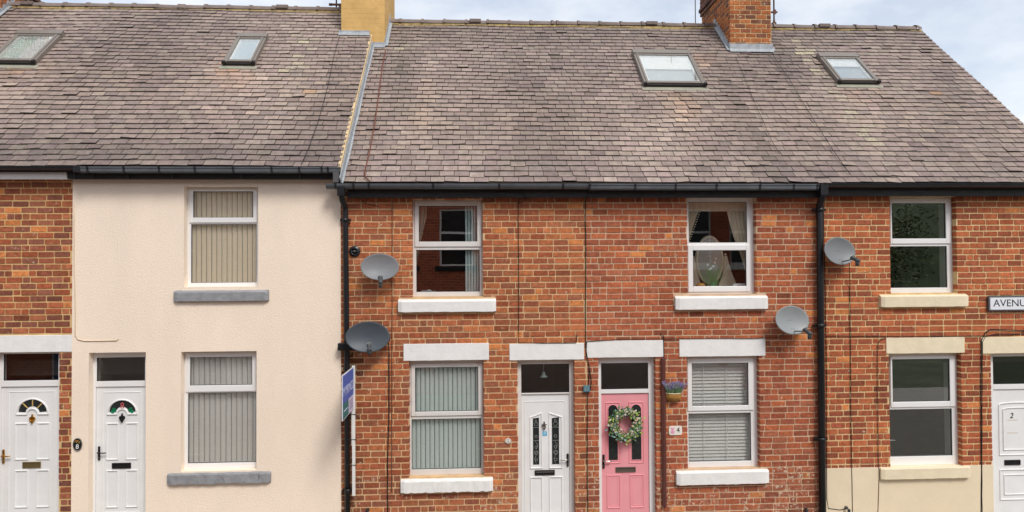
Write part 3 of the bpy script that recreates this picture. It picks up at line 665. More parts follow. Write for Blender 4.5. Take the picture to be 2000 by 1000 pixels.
# step between the two eaves: grey hopper block and end of high roof
m = MB(); x = PX(657, 350, -.26); m.box(x - .045, x + .045, -.30, -.19, PZ(657, 357, -.26), PZ(657, 336, -.26)); m.build('outlet', mat('grey plastic', (92, 90, 92), rough=.5), root['B'], bevel=.005)
# brown conduit
q0, q1 = lp(1297, 699, -.03), lp(1296, 989, -.03); m = MB(); m.box((q0.x + q1.x) / 2 - .032, (q0.x + q1.x) / 2 + .032, -.05, -.009, q1.z, q0.z)
m.box((q0.x + q1.x) / 2 - .012, (q0.x + q1.x) / 2 + .012, -.058, -.05, q1.z + .01, q0.z - .01)
tag(m.build('cable_conduit', M_BROWN, None, bevel=.004), 'long brown upright cable conduit to the right of the pink door', 'conduit')

# ------------------------------------------------------------------ windows
def frame_ring(mb, x0, x1, z0, z1, w, y0, y1, wb=None):
    wb = wb or w
    mb.box(x0, x0 + w, y0, y1, z0, z1); mb.box(x1 - w, x1, y0, y1, z0, z1); mb.box(x0 + w, x1 - w, y0, y1, z1 - w, z1); mb.box(x0 + w, x1 - w, y0, y1, z0, z0 + wb)
def ringpx(mb, o, i, y0, y1):      # ring between two rectangles (x0,x1,z0,z1)
    mb.box(o[0], i[0], y0, y1, o[2], o[3]); mb.box(i[1], o[1], y0, y1, o[2], o[3]); mb.box(i[0], i[1], y0, y1, i[3], o[3]); mb.box(i[0], i[1], y0, y1, o[2], i[2])
for i, w in enumerate(WIN):
    rt = root[w['h']]; X0, X1, Z0, Z1 = w['o']; fm = M_UPVC if i not in (2, 3) else M_UPVCD
    s = rect(*w['sash'], YF - .015); p1 = rect(*w['p1'], YF); p2 = rect(*w['p2'], YF)
    s = (max(s[0], X0 + .012), min(s[1], X1 - .012), s[2], min(s[3], Z1 - .012)); p1 = (max(p1[0], X0 + .05), min(p1[1], X1 - .05), p1[2], min(p1[3], Z1 - .05))
    p2 = (max(p2[0], X0 + .025), min(p2[1], X1 - .025), p2[2], min(p2[3], Z1 - .03))
    low = p2[2] < p1[2]                       # plain pane below the opening light
    m = MB()
    m.box(X0, p2[0], YF, YF + .07, Z0, Z1); m.box(p2[1], X1, YF, YF + .07, Z0, Z1)
    mid = (s[2] + .01, p2[3]) if low else (p2[2], s[3] - .01)
    m.box(p2[0], p2[1], YF, YF + .07, min(mid), max(mid))
    if low: m.box(p2[0], p2[1], YF, YF + .07, Z0, p2[2]); m.box(p2[0], p2[1], YF, YF + .07, s[3] - .012, Z1)
    else: m.box(p2[0], p2[1], YF, YF + .07, p2[3], Z1); m.box(p2[0], p2[1], YF, YF + .07, Z0, s[2] + .012)
    wo = m.build('window', fm, rt, bevel=.005)
    m = MB(); ringpx(m, s, p1, YF - .018, YF + .035); m.build('sash', fm, wo, bevel=.007)
    m = MB(); e = .006
    for q, yy in ((p1, YF - .005), (p2, YF + .012)): ringpx(m, q, (q[0] + e, q[1] - e, q[2] + e, q[3] - e), yy, yy + .02)
    m.build('seal', M_SEAL, wo)
    for q, yy in ((p1, YF + .008), (p2, YF + .024)):
        m = MB(); m.box(q[0], q[1], yy, yy + .005, q[2], q[3]); m.build('pane', M_GLASS if i in (2, 6, 7) else M_GLASSL, wo)
    for xa_, xb_ in ((X0 + .002, X0 + .012), (X1 - .012, X1 - .002)): m = MB(); m.box(xa_, xb_, YF + .072, YF + .30, Z0 + .031, Z1 - .005); m.build('inner_reveal', M_UPVC, wo)
    # reveals behind the frame are the wall; window board inside
    m = MB(); m.box(X0 + .002, X1 - .002, YF + .072, YF + .30, Z0 + .01, Z0 + .03); m.build('window_board', M_UPVC, wo)
    # stone sill with worn edges
    sx0, sx1, sz0, sz1 = w['s']; m = MB(); n = 26; rings = []
    rough = .010 if i in (1, 3) else .003
    for k in range(n + 1):
        x = sx0 + (sx1 - sx0) * k / n; e = .02 if k in (0, n) else 0; q = lambda: random.uniform(-rough, rough)
        zt = Z0 - .004
        inside = X0 <= x <= X1
        yb = YF + .01 if inside else -.001
        zb = zt if inside else sz1 + (zt - sz1) * .45
        rings.append([(x, -.075 + e + q() * .4, sz0 + .006 + q() + e * .3), (x, -.078 + e + q() * .5, sz1 - .018 + q() - e * .3), (x, -.066 + e + q() * .3, sz1 + q() * .5 - e * .3), (x, yb, zb), (x, yb, sz0)])
    m.loft(rings, smooth=False); m.build('sill', w['sm'], wo, bevel=.004)
    if 'l' in w: pass
for w in WIN + DOOR:
    if 'l' in w:
        x0, x1, z0, z1 = w['l']; m = MB(); n = 16; rings = []
        for k in range(n + 1):
            x = x0 + (x1 - x0) * k / n; q = lambda: random.uniform(-.002, .002)
            rings.append([(x, -.014 + q(), z0 + q()), (x, -.014 + q(), z1 + q()), (x, .095, z1), (x, .095, z0)])
        m.loft(rings, smooth=False); m.build('lintel', w['lm'], root[w['h']], bevel=.005)

# ------------------------------------------------------------------ doors
YD = .115
def arc(cx, cz, r, a0, a1, n=14): return [(cx + r * cos(radians(a0 + (a1 - a0) * i / n)), cz + r * sin(radians(a0 + (a1 - a0) * i / n))) for i in range(n + 1)]
for i, d in enumerate(DOOR):
    rt = root[d['h']]; X0, X1, Z0, Z1 = d['o']; L = Loc(d['xc'], 850, YD); fm = M_UPVC if i != 2 else M_UPVCD
    gq = rect(*d['glass'], YF); gq = (max(gq[0], X0 + .02), min(gq[1], X1 - .02), gq[2], min(gq[3], Z1 - .02))
    barb = {0: 755, 1: 755, 2: 770, 3: 768, 4: 760}[i]; zb = L.z(barb)
    slab = {0: (3, 114), 1: (188, 284), 2: (1019, 1112), 3: (1175, 1267), 4: (1941, 2037)}[i]; sx0, sx1 = max(L.x(slab[0]), X0 + .035), min(L.x(slab[1]), X1 - .035)
    dm = M_PINK if i == 3 else M_DOOR
    m = MB(); m.box(sx0, sx1, YD + .006, YD + .05, .035, zb)
    r = lambda a, b, t, u: [(L.x(a), L.z(t)), (L.x(b), L.z(t)), (L.x(b), L.z(u)), (L.x(a), L.z(u))]
    yy = YD + .006; rw = .022; rh = .013
    glasses = []; leads = []
    if i in (0, 1):
        c = {0: 63, 1: 238.5}[i]; ox = c - 63 if i == 0 else c - 63
        # outer leaf frame
        inn = (17, 107) if i == 0 else (201, 275)
        m.ridge(r(inn[0], inn[1], 765 if i == 0 else 766, 1022 if i == 0 else 1000), .012, .006, yy)
        for a, b in ((-32, -9), (9, 32)):
            k = .93 if i == 1 else 1.03
            m.ridge(r(c + a * k, c + b * k, 827, 897), rw, rh, yy); m.ridge(r(c + a * k, c + b * k, 919, 990), rw, rh, yy)
        R0 = 31 if i == 0 else 29; cz = 809
        out_ = [(L.x(c - R0), L.z(cz)), (L.x(c - R0 * .36), L.z(cz))] + arc(L.x(c), L.z(cz), R0 * .36 * abs(L.sx), 180, 0, 8)[1:-1] + [(L.x(c + R0 * .36), L.z(cz)), (L.x(c + R0), L.z(cz))] + arc(L.x(c), L.z(cz), R0 * abs(L.sx), 0, 180)[1:-1]
        m.ridge(out_, rw, rh + .004, yy)
        R1 = R0 - 3.5; gl = arc(L.x(c), L.z(cz - 3), R1 * abs(L.sx), 4, 176) + arc(L.x(c), L.z(cz - 2), R0 * .45 * abs(L.sx), 172, 8, 8)
        glasses.append(gl)
    elif i == 2:
        m.ridge(r(1025, 1103, 784, 1030), .012, .006, yy)
        for a, b, t0, t1 in ((1036, 1058, 815, 807), (1073, 1097, 807, 815)):
            m.ridge([(L.x(a), L.z(t0)), (L.x(b), L.z(t1)), (L.x(b), L.z(914)), (L.x(a), L.z(914))], rw, rh, yy)
            m.ridge(r(a, b, 932, 1003), rw, rh, yy)
            ga, gb = a + 4, b - 4
            glasses.append([(L.x(ga + 1), L.z(817)), (L.x(gb - 1), L.z(815.5)), (L.x(gb - 1), L.z(907)), (L.x(ga + 1), L.z(907))])
    elif i == 3:
        for a, b in ((1184, 1211), (1229, 1257)):
            m.ridge(r(a, b, 786, 904), .016, .010, yy)
            cx = (a + b) / 2; rr = (b - a) / 2 - 4
            g = arc(L.x(cx), L.z(789 + rr + 1), rr * abs(L.sx), 0, 180) + [(L.x(cx - rr), L.z(899)), (L.x(cx + rr), L.z(899))]
            glasses.append(g); m.ridge(g, .014, .008, yy)
            m.ridge(r(a + 1.5, b - 1, 928, 991), .020, .010, yy); m.ridge(r(a + 5, b - 5, 932, 987), .008, .004, yy)
    else:
        def arched(a, b, t, u, rise):
            xa_, xb_ = L.x(a), L.x(b); cx = (xa_ + xb_) / 2; hw = (xb_ - xa_) / 2; rz = rise * abs(L.sz)
            top = [(cx + hw * cos(t_), L.z(t) + rz * sin(t_)) for t_ in [pi * k / 12 for k in range(13)]]
            return top + [(xa_, L.z(u)), (xb_, L.z(u))]
        m.ridge(arched(1952, 2026, 790, 888, 4), rw, rh, yy); m.ridge(arched(1960, 2018, 799, 878, 3), rw * .8, rh, yy)
        m.ridge(r(1952, 2026, 917, 975), rw, rh, yy); m.ridge(r(1960, 2018, 927, 965), rw * .8, rh, yy)
    do = m.build('door', dm, rt, bevel=.0)
    m = MB(); ringpx(m, (X0, X1, .0, Z1), (sx0 - .004, sx1 + .004, .03, zb + .004), YF + .0, YF + .07) if False else None
    m = MB(); m.box(X0, sx0 - .003, YF, YF + .07, 0, Z1); m.box(sx1 + .003, X1, YF, YF + .07, 0, Z1); m.box(sx0 - .003, sx1 + .003, YF, YF + .07, zb + .003, gq[2]); m.box(sx0 - .003, sx1 + .003, YF, YF + .07, gq[3], Z1)
    m.box(max(sx0 - .003, X0), gq[0], YF + .001, YF + .068, gq[2], gq[3]) if gq[0] > sx0 else None; m.box(gq[1], sx1 + .003, YF + .001, YF + .068, gq[2], gq[3]) if gq[1] < sx1 else None
    m.build('frame', fm, do, bevel=.006)
    m = MB(); m.box(sx0, sx1, YF + .01, YF + .16, .0, .03); m.build('threshold', M_CHROME, do)
    m = MB(); ringpx(m, gq, (gq[0] + .007, gq[1] - .007, gq[2] + .007, gq[3] - .007), YF + .005, YF + .03); m.build('seal', M_SEAL, do)
    m = MB(); m.box(gq[0], gq[1], YF + .018, YF + .024, gq[2], gq[3]); m.build('pane', M_OBS if i in (1, 2, 3) else M_GLASSL, do)
    for g in glasses:
        m = MB(); m.prism(g, yy - .003, yy + .01); m.build('pane', mat('dark door glass', (40, 44, 44), rough=.08, var=.3, scale=20, spec=.6), do)
        if i == 2:
            m = MB(); xs = [p[0] for p in g]; zs = [p[1] for p in g]; x0_, x1_, z0_, z1_ = min(xs), max(xs), min(zs), max(zs); cx = (x0_ + x1_) / 2; hw = (x1_ - x0_) / 2; H = z1_ - z0_
            def line(pts, closed=False): m.ridge(pts, .0045, .002, yy - .003, closed=closed)
            for f_ in (.79, .51): line([(x0_, z0_ + H * f_), (x1_, z0_ + H * f_)])
            for f_, rr in ((.25, .6), (.25, .35), (.37, .4), (.60, .4), (.86, .55), (.93, .3), (.10, .4)):
                line([(cx + hw * rr * cos(t_) * (1 + .2 * sin(3 * t_)), z0_ + H * f_ + hw * rr * sin(t_)) for t_ in [2 * pi * k / 9 for k in range(9)]], True)
            line([(cx, z0_ + H * .02), (cx - hw * .5, z0_ + H * .12), (cx, z0_ + H * .2)]); line([(cx, z0_ + H * .32), (cx + hw * .5, z0_ + H * .42), (cx - hw * .3, z0_ + H * .5)])
            m.build('leading', mat('lead came', (176, 176, 172), rough=.4, metal=.3), do)
        if i == 0:
            m = MB()
            for an in (45, 90, 135):
                a0, a1 = arc(L.x(c), L.z(806), 13.5 * abs(L.sx), an, an, 1)[0], arc(L.x(c), L.z(806), 27 * abs(L.sx), an, an, 1)[0]; m.ridge([a0, a1], .017, .003, yy - .003, closed=False, ins=.9)
            m.build('leading', mat('brass strip', (214, 182, 110), rough=.4, metal=.2), do)
        if i == 1:
            m = MB()
            for sgn in (-1, 1):
                for (u, v, rr) in ((14.5, 7, 3.4), (19, 4, 3.4), (17, 9.5, 2.6)):
                    m.prism(arc(L.x(238.5 + sgn * u), L.z(808 - v), rr * abs(L.sx), 0, 324, 9), yy - .006, yy - .002)
            m.build('stained_leaf', mat('green glass', (30, 130, 88), rough=.2, var=.3, scale=60), do)
            text('number', '8', .13, mat('red paint', (190, 90, 96), rough=.5, var=0), (L.x(238.5), yy - .005, L.z(793)), (pi / 2, 0, 0), do)
    # letterbox
    lb = {0: (44.5, 80, 902, 914), 1: (219, 256, 904, 915), 2: (1044, 1083, 918, 928), 3: (1202, 1241, 912, 922), 4: (1961, 1992, 898, 908)}[i]
    lm = {0: M_BRASSD, 1: M_DKMET, 2: M_DKMET, 3: mat('bronze', (112, 102, 92), rough=.35, metal=.5), 4: M_DKMET}[i]
    a, b, t, u = L.x(lb[0]), L.x(lb[1]), L.z(lb[2]), L.z(lb[3]); m = MB(); ringpx(m, (a, b, u, t), (a + .018, b - .018, u + .018, t - .018), yy - .014, yy + .002); m.box(a + .018, b - .018, yy - .006, yy + .002, u + .018, t - .018)
    lo_ = m.build('letterbox', lm, do, bevel=.003)
    if i == 2: m = MB(); m.box(a + .02, b - .02, yy - .012, yy - .006, (u + t) / 2 + .003, t - .02); m.build('flap', M_CHROME, lo_)
    # handle
    hd = {0: (7.5, 890, 14, M_BRASS, 1), 1: (194, 884, 14, M_DKMET, 1), 2: (1108.5, 899, 13, M_DKMET, -1), 3: (1178.5, 900, 14, M_DKMET, 1)}.get(i)
    if hd:
        hx, hz, hh, hm, sg = hd; x, z = L.x(hx), L.z(hz); H = hh * abs(L.sz); m = MB()
        m.box(x - .017, x + .017, yy - .02, yy - .0, z - H * 1.0, z + H * .95)
        ho = m.build('handle_plate', hm, do, bevel=.008)
        m = MB(); zz = z + .01; m.lathe((x, yy - .002, zz), (0, -1, 0), [(0, .014), (.05, .012)], 12); m.tube([(x, yy - .05, zz), (x + sg * .03, yy - .055, zz), (x + sg * .085, yy - .05, zz - .002), (x + sg * .12, yy - .048, zz)], .009, 10)
        m.build('lever', M_CHROME if i in (2, 3) else hm, ho)
        m = MB(); m.lathe((x, yy - .0, z - H * .6), (0, -1, 0), [(0, .009), (.024, .009)], 12); m.build('keyhole', M_CHROME, ho)
    kn = {0: (63, 819, M_BRASS), 1: (238.5, 817, M_DKMET), 2: (1063, 832, M_CHROME)}.get(i)
    if kn:
        x, z = L.x(kn[0]), L.z(kn[1]); k = .055; m = MB()
        m.prism([(x + a_ * k, z + b_ * k) for a_, b_ in ((0, 1.5), (.25, 1.15), (.2, .8), (.75, .55), (.85, .1), (.6, -.35), (.2, -.7), (.25, -1.0), (0, -1.25), (-.25, -1.0), (-.2, -.7), (-.6, -.35), (-.85, .1), (-.75, .55), (-.2, .8), (-.25, 1.15))], yy - .02, yy)
        ko = m.build('knocker', kn[2], do, bevel=.006)
        m = MB(); m.tube([(x + k * .55 * cos(t_), yy - .03 - .01 * sin(t_), z + k * .1 + k * .55 * sin(t_)) for t_ in [pi + pi * q_ / 10 for q_ in range(11)]], .007, 8); m.lathe((x, yy - .03, z - k * .5), (0, -1, 0), [(-.01, .014), (.01, .014)], 10); m.build('ring', kn[2], ko)
    if i == 2:
        x, z = L.x(1064), L.z(847); m = MB(); m.box(x - .035, x + .035, yy - .003, yy + .001, z - .035, z + .035); so_ = m.build('sticker', mat('sky blue sticker', (92, 176, 212), rough=.5, var=.05), do)
        m = MB(); m.ridge([(x - .02, z + .012), (x + .02, z + .012)], .006, .001, yy - .003, False); m.ridge([(x - .02, z - .006), (x + .012, z - .006)], .006, .001, yy - .003, False); m.build('sticker_print', M_WHITE, so_)
    if i == 4:
        text('number', '2', .12, mat('dark number', (50, 50, 54), rough=.5, var=0), (L.x(1976.5), yy - .004, L.z(812)), (pi / 2, 0, 0), do, shear=.2)
        m = MB()
        for zz, wv in ((820, 10), (845, 10)):
            m.box(L.x(1978 - wv), L.x(1978 + wv), yy - .002, yy + .001, L.z(zz) - .008, L.z(zz) + .008)
        m.build('tape_residue', mat('beige residue', (214, 208, 192), rough=.8, var=.15, scale=40), do)

# ------------------------------------------------------------------ blinds, curtains and things inside the windows
def vertical_blind(w, label, colr, pitch, gap=.008, x0=None, x1=None, ang=6):
    X0, X1, Z0, Z1 = w['o']; X0 = X0 if x0 is None else x0; X1 = X1 if x1 is None else x1
    m = MB(); x = X0 + .02; y = .19
    while x < X1 - .02:
        a = radians(ang + random.gauss(0, 2.0)); hw = (pitch - gap) / 2; c = x + pitch / 2; k = random.uniform(.95, 1.04)
        rings = []
        for t in range(5):
            u = -1 + t / 2; px_, py_ = c + hw * u * cos(a), y + hw * u * sin(a) - .012 * (1 - u * u)
            rings.append([(px_, py_, Z0 + .045), (px_, py_, Z1 - .01)])
        n = len(m.v)
        for r_ in rings: m.v += [Vector(p) for p in r_]
        for t in range(4): m.f.append((n + 2 * t, n + 2 * t + 2, n + 2 * t + 3, n + 2 * t + 1)); m.c.append((k, k, k, 0)); m.sm.append(True)
        x += pitch
    m.box(X0 + .01, X1 - .01, y - .02, y + .03, Z1 - .05, Z1 - .01)
    mm = mat('blind cloth %d %d %d' % colr, colr, rough=.85, var=.03, scale=30)
    b = mm.node_tree.nodes['Principled BSDF']; return tag(m.build('vertical_blind', mm), label, 'blind', 'window blinds')
vertical_blind(WIN[0], 'beige vertical blind in the upper window of the cream house', (242, 228, 200), .078)
vertical_blind(WIN[1], 'grey vertical blind in the ground floor window of the cream house', (236, 235, 228), .082)
vertical_blind(WIN[3], 'pale green vertical blind in the window between grey dish and white door', (226, 242, 236), .072)
X0, X1, Z0, Z1 = WIN[2]['o']; vertical_blind(WIN[2], 'pale blue blind drawn to the right side of an upper window', (224, 240, 242), .045, .004, X1 - .30, X1 - .03, 25)
# venetian
X0, X1, Z0, Z1 = WIN[5]['o']; m = MB(); z = Z0 + .06
while z < Z1 - .03:
    a = radians(62); hw = .031; y = .215
    m.loft([[(X0 + .02, y + hw * cos(a) * u, z + hw * sin(a) * u) for u in (-1, 0, 1)], [(X1 - .07, y + hw * cos(a) * u, z + hw * sin(a) * u + random.uniform(-.001, .001)) for u in (-1, 0, 1)]], closed=False, cap=False); z += .0535
for fx in (.28, .60): x = X0 + (X1 - X0) * fx; m.box(x - .004, x + .004, .180, .184, Z0 + .05, Z1 - .03)
tag(m.build('venetian_blind', mat('venetian slat', (240, 242, 236), rough=.5, var=.03)), 'closed white venetian blind in the window right of the number 4 plaque', 'blind', 'window blinds')
def curtain(name, label, pts_l, pts_r, y, mt, waves, amp=.02, grp=None):   # sheet between two (x,z) edge polylines of equal length
    m = MB(); n = len(pts_l); k = 60; rings = []
    def samp(pl, t):
        f = t * (n - 1); i = min(int(f), n - 2); f -= i; return Vector(pl[i]).lerp(Vector(pl[i + 1]), f)
    for r_ in range(21):
        t = r_ / 20; a, b = samp(pts_l, t), samp(pts_r, t)
        rings.append([(a.x + (b.x - a.x) * j / k, y + amp * sin(2 * pi * waves * j / k + .3 * sin(t * 3)), a.y + (b.y - a.y) * j / k) for j in range(k + 1)])
    m.loft(rings, closed=False, cap=False); return tag(m.build(name, mt), label, 'curtain', grp), m
L5 = Loc(1405, 480, .3)
M_LACE = mat('cream lace', (244, 232, 208), rough=.9, var=.10, scale=55, fine=.1)
def bobbles(label, pts, y):
    pass
l5 = lambda a, b: (L5.x(a), L5.z(b))
cr, _ = curtain('curtain', 'cream bobble fringed curtain swept to the right of an upper window', [l5(1418, 398), l5(1424, 425), l5(1434, 462), l5(1446, 495), l5(1456, 525)], [l5(1468, 398), l5(1468, 425), l5(1468, 462), l5(1468, 495), l5(1466, 530)], .32, M_LACE, 6, grp='curtains')
m = MB(); 
for k in range(26):
    t = k / 25; a = Vector(l5(1418 + 38 * (t ** .85), 398 + 127 * t)); m.lathe((a.x - .008, .31, a.y - .016), (0, 0, 1), [(-.010, .001), (-.007, .009), (0, .012), (.007, .009), (.010, .001)], 8)
m.build('bobble_fringe', M_LACE, cr)
cl_, _ = curtain('curtain', 'cream bobble fringed curtain swept to the left above the oval mirror', [l5(1340, 398), l5(1340, 420), l5(1340, 445), l5(1340, 470)], [l5(1372, 398), l5(1363, 420), l5(1354, 445), l5(1346, 470)], .32, M_LACE, 5, grp='curtains')
m = MB()
for k in range(16):
    t = k / 15; a = Vector(l5(1372 - 26 * t, 398 + 72 * t)); m.lathe((a.x + .008, .31, a.y - .014), (0, 0, 1), [(-.010, .001), (-.007, .009), (0, .012), (.007, .009), (.010, .001)], 8)
m.build('bobble_fringe', M_LACE, cl_)
m = MB(); q = L5; m.loft([[(L5.x(1338) + (L5.x(1470) - L5.x(1338)) * j / 40, .29 + .012 * sin(j * 1.7), L5.z(tz)) for j in range(41)] for tz in (388, 402, 413)], closed=False, cap=False)
tag(m.build('pelmet', M_LACE), 'cream gathered pelmet across the top of the window with the oval mirror', 'pelmet')
# oval dressing table mirror
mr = thing('dressing_mirror', 'cream framed oval mirror standing inside an upper window', 'mirror', (L5.x(1386), .5, WIN[4]['o'][2] + .03))
LM = Loc(1386, 500, .50); cx, cz = LM.x(1386), LM.z(508); ew, eh = 27 * abs(LM.sx), 47 * abs(LM.sz)
mm_ = lambda f, n=40: [(cx + ew * f * cos(2 * pi * k / n), cz + eh * (1 - (1 - f) * .55) * sin(2 * pi * k / n)) for k in range(n)]
m = MB(); m.prism(mm_(.97), .51, .53); m.ridge(mm_(.93), .05, .02, .51); m.build('frame', mat('cream enamel', (226, 214, 190), rough=.4, var=.03), mr)
m = MB(); m.prism(mm_(.86), .502, .508); m.build('glass', mat('mirror glass', (206, 212, 206), rough=.25, metal=.6, var=.08, scale=3), mr)
m = MB(); m.prism([(LM.x(1415), LM.z(500)), (LM.x(1420), LM.z(500)), (LM.x(1428), LM.z(530)), (LM.x(1442), LM.z(566)), (LM.x(1400), LM.z(566)), (LM.x(1412), LM.z(535))], .50, .53); m.lathe((LM.x(1417.5), .515, LM.z(497)), (0, 0, 1), [(-.02, .01), (-.005, .022), (.012, .012), (.02, .002)], 10)
m.prism([(LM.x(1352), LM.z(500)), (LM.x(1356), LM.z(500)), (LM.x(1362), LM.z(535)), (LM.x(1372), LM.z(566)), (LM.x(1340), LM.z(566)), (LM.x(1348), LM.z(535))], .50, .53); m.build('stand', mat('cream enamel', ()), mr)
zb5 = WIN[4]['o'][2] + .031; LV = Loc(1388, 540, .26)
gr = thing('potted_grass', 'artificial grass with small white flowers in a green vase inside an upper window', 'plant', (LV.x(1390), .26, zb5))
m = MB()
for k in range(90):
    x = LV.x(1390) + random.gauss(0, .012); a = random.gauss(0, .30); h = random.uniform(.25, .55) * 1.0; b = random.uniform(-.4, .4); pts = []
    for t in range(6): u = t / 5; pts.append(Vector((x + a * u * h + b * u * u * .12, .25 + random.uniform(-.002, .002) + .04 * u * sin(k), zb5 + h * u * (1 - .15 * abs(a) * u))))
    for t in range(5): wv = .005 * (1 - t / 5.5); m.face([pts[t] - Vector((wv, 0, 0)), pts[t] + Vector((wv, 0, 0)), pts[t + 1] + Vector((wv * .7, 0, 0)), pts[t + 1] - Vector((wv * .7, 0, 0))])
m.build('blade', mat('green grass blade', (104, 150, 96), rough=.6, var=.25, scale=20), gr)
m = MB()
for px_, py_ in ((1382, 517), (1396, 513), (1389, 524), (1398, 505), (1393, 520), (1384, 500), (1386, 526)):
    m = MB(); x, z = P(px_, py_, .24)
    for k in range(6): an = k * pi / 3; m.face([(x, .235, z), (x + .016 * cos(an - .4), .232, z + .016 * sin(an - .4)), (x + .022 * cos(an), .24, z + .022 * sin(an)), (x + .016 * cos(an + .4), .232, z + .016 * sin(an + .4))])
    m.build('flower', M_WHITE, gr)
m = MB(); m.lathe((LV.x(1392), .26, zb5), (0, 0, 1), [(0, .03), (.02, .045), (.09, .04), (.13, .028), (.14, .032)], 16); m.build('vase', mat('green glass vase', (96, 168, 120), rough=.15, var=.1), gr)
m = MB(); xo, zo = P(1369, 550, .22)
m.lathe((xo, .24, zb5), (0, 0, 1), [(0, .03), (.02, .07), (.06, .085), (.105, .075), (.14, .05), (.145, .03), (.10, .05), (.03, .05)], 20); tag(m.build('wooden_bowl', mat('honey wood', (206, 152, 78), rough=.4, var=.1)), 'round honey coloured wooden bowl on the window board', 'bowl')
x0_, z0_ = P(1440, 545, .22); m = MB(); m.box(x0_ - .07, x0_ + .13, .22, .235, zb5, zb5 + .13); o = tag(m.build('white_card', M_WHITE), 'white card with black lettering in the corner of the mirror window', 'card')
text('card_lettering', 'T3', .09, M_SEAL, (x0_ + .05, .218, zb5 + .065), (pi / 2, 0, 0), o)
# patterned curtain and cloth in the window of the third house
LC = Loc(870, 480, .30); lc = lambda a, b: (LC.x(a), LC.z(b))
curtain('curtain', 'white curtain with grey leaf pattern at the left of an upper window', [lc(812, 400), lc(812, 430), lc(812, 460), lc(812, 500), lc(812, 530)], [lc(834, 400), lc(833, 425), lc(827, 450), lc(820, 480), lc(814, 520)], .30, mat('leaf patterned cloth', (222, 218, 204), rough=.9, var=.0, blotch=((150, 160, 150), 28, .56, False)), 3, .012, 'curtains')
zb3 = WIN[2]['o'][2] + .031; xc_ = LC.x(836); m = MB(); rings = []
for r_ in range(9):
    u = r_ / 8; rings.append([(xc_ - .16 + .32 * j / 14, .20 + .12 * u, zb3 + .012 + .055 * sin(pi * u) * sin(pi * j / 14) ** .7 + .012 * sin(j * 1.3 + r_)) for j in range(15)])
m.loft(rings, closed=False, cap=False); tag(m.build('folded_cloth', mat('pale blue cloth', (206, 218, 228), rough=.9, var=.05)), 'crumpled pale blue cloth lying on an upstairs window board', 'cloth')
# pendant lamp behind the fanlight of the white door
lx, lz = P(1062, 733, .22); lp_ = thing('pendant_lamp', 'small clear glass pendant lamp behind the fanlight of the third white door', 'lamp', (lx, .22, lz))
m = MB(); m.lathe((lx, .22, lz - .03), (0, 0, 1), [(0, .062), (.015, .058), (.035, .03), (.08, .022), (.085, .02)], 16); m.build('shade', mat('pale glass shade', (214, 224, 228), rough=.2, var=.0), lp_)
m = MB(); m.tube([(lx, .22, lz + .055), (lx, .22, lz + .22)], .004, 6); m.build('cord', M_WHITE, lp_)

# ------------------------------------------------------------------ satellite dishes
def dish(px, py, wpx, hpx, label, m_, azd, lnb, yc=-.22, wallpx=None, clear=0.):
    c = PV(px, py, yc); a, b = wpx / 2, hpx / 2
    az_ = radians(azd); t = radians(12)
    nrm = Vector((sin(az_) * cos(t), -cos(az_) * cos(t), sin(t))); rt_ = Vector((cos(az_), sin(az_), 0)); up = rt_.cross(nrm) * 1
    if up.z < 0: up = -up
    o = thing('satellite_dish', label, 'satellite dish', (c.x, 0, c.z - b), 'satellite dishes on the wall')
    m = MB(); K = 36; rings = []
    for rr in (.0, .2, .4, .6, .8, .93, 1.0):
        dpt = -.055 * (1 - rr * rr); rings.append([c + rt_ * (a * max(rr, .001) * cos(2 * pi * k / K)) + up * (b * max(rr, .001) * sin(2 * pi * k / K)) + nrm * dpt for k in range(K)])
    rings.append([c + rt_ * ((a + .008) * cos(2 * pi * k / K)) + up * ((b + .008) * sin(2 * pi * k / K)) + nrm * -.004 for k in range(K)])
    rings.append([c + rt_ * ((a + .004) * cos(2 * pi * k / K)) + up * ((b + .004) * sin(2 * pi * k / K)) + nrm * -.018 for k in range(K)])
    for rr in (.9, .6, .3, .001):
        dpt = -.055 * (1 - rr * rr) - .008; rings.append([c + rt_ * (a * rr * cos(2 * pi * k / K)) + up * (b * rr * sin(2 * pi * k / K)) + nrm * dpt for k in range(K)])
    m.loft(rings, cap=False); m.build('reflector', m_, o)
    m = MB()
    if not clear:
        for u, v in ((-.10, .02), (.08, .03), (-.05, -.62), (.09, -.62)): p = c + rt_ * a * u + up * b * v + nrm * (-.055 * (1 - u * u - v * v) + .001); m.lathe(p, nrm, [(-.002, .006), (.003, .006)], 8)
        m.build('bolt', M_LNB, o)
    # arm and receiver
    p0 = c - up * b * .80 + nrm * .0; ln = PV(lnb[0], lnb[1], yc - .20); 
    m = MB(); m.tube([p0, p0.lerp(ln, .5) - Vector((0, 0, .004)), ln], .009, 8); m.build('arm', M_LNB, o)
    dv = (c - ln).normalized(); m = MB(); m.lathe(ln + dv * .045, -dv, [(0, .014), (.005, .036), (.034, .036), (.042, .024), (.06, .026), (.07, .033), (.14, .031), (.146, .014)], 14)
    e = ln - dv * .06; m.tube([e, e - Vector((0, .0, .085))], .030, 8); ro_ = m.build('receiver', M_LNB, o)
    m = MB(); m.lathe(ln + dv * .047, dv, [(-.004, .037), (.004, .035), (.012, .016)], 14); m.build('receiver_cap', mat('off white plastic', (214, 212, 204), rough=.5), ro_)
    # wall bracket
    q = c - nrm * .06 - up * .02; m = MB(); wb = Vector((wallpx[0] if wallpx else c.x, 0, wallpx[1] if wallpx else c.z - .08)); m.tube([q, Vector((wb.x, -.10, wb.z)), Vector((wb.x, -.012, wb.z))], .014, 8); m.box(wb.x - .05, wb.x + .05, -.016, -.006, wb.z - .06, wb.z + .06); m.build('bracket', M_LNB, o)
    return o, c
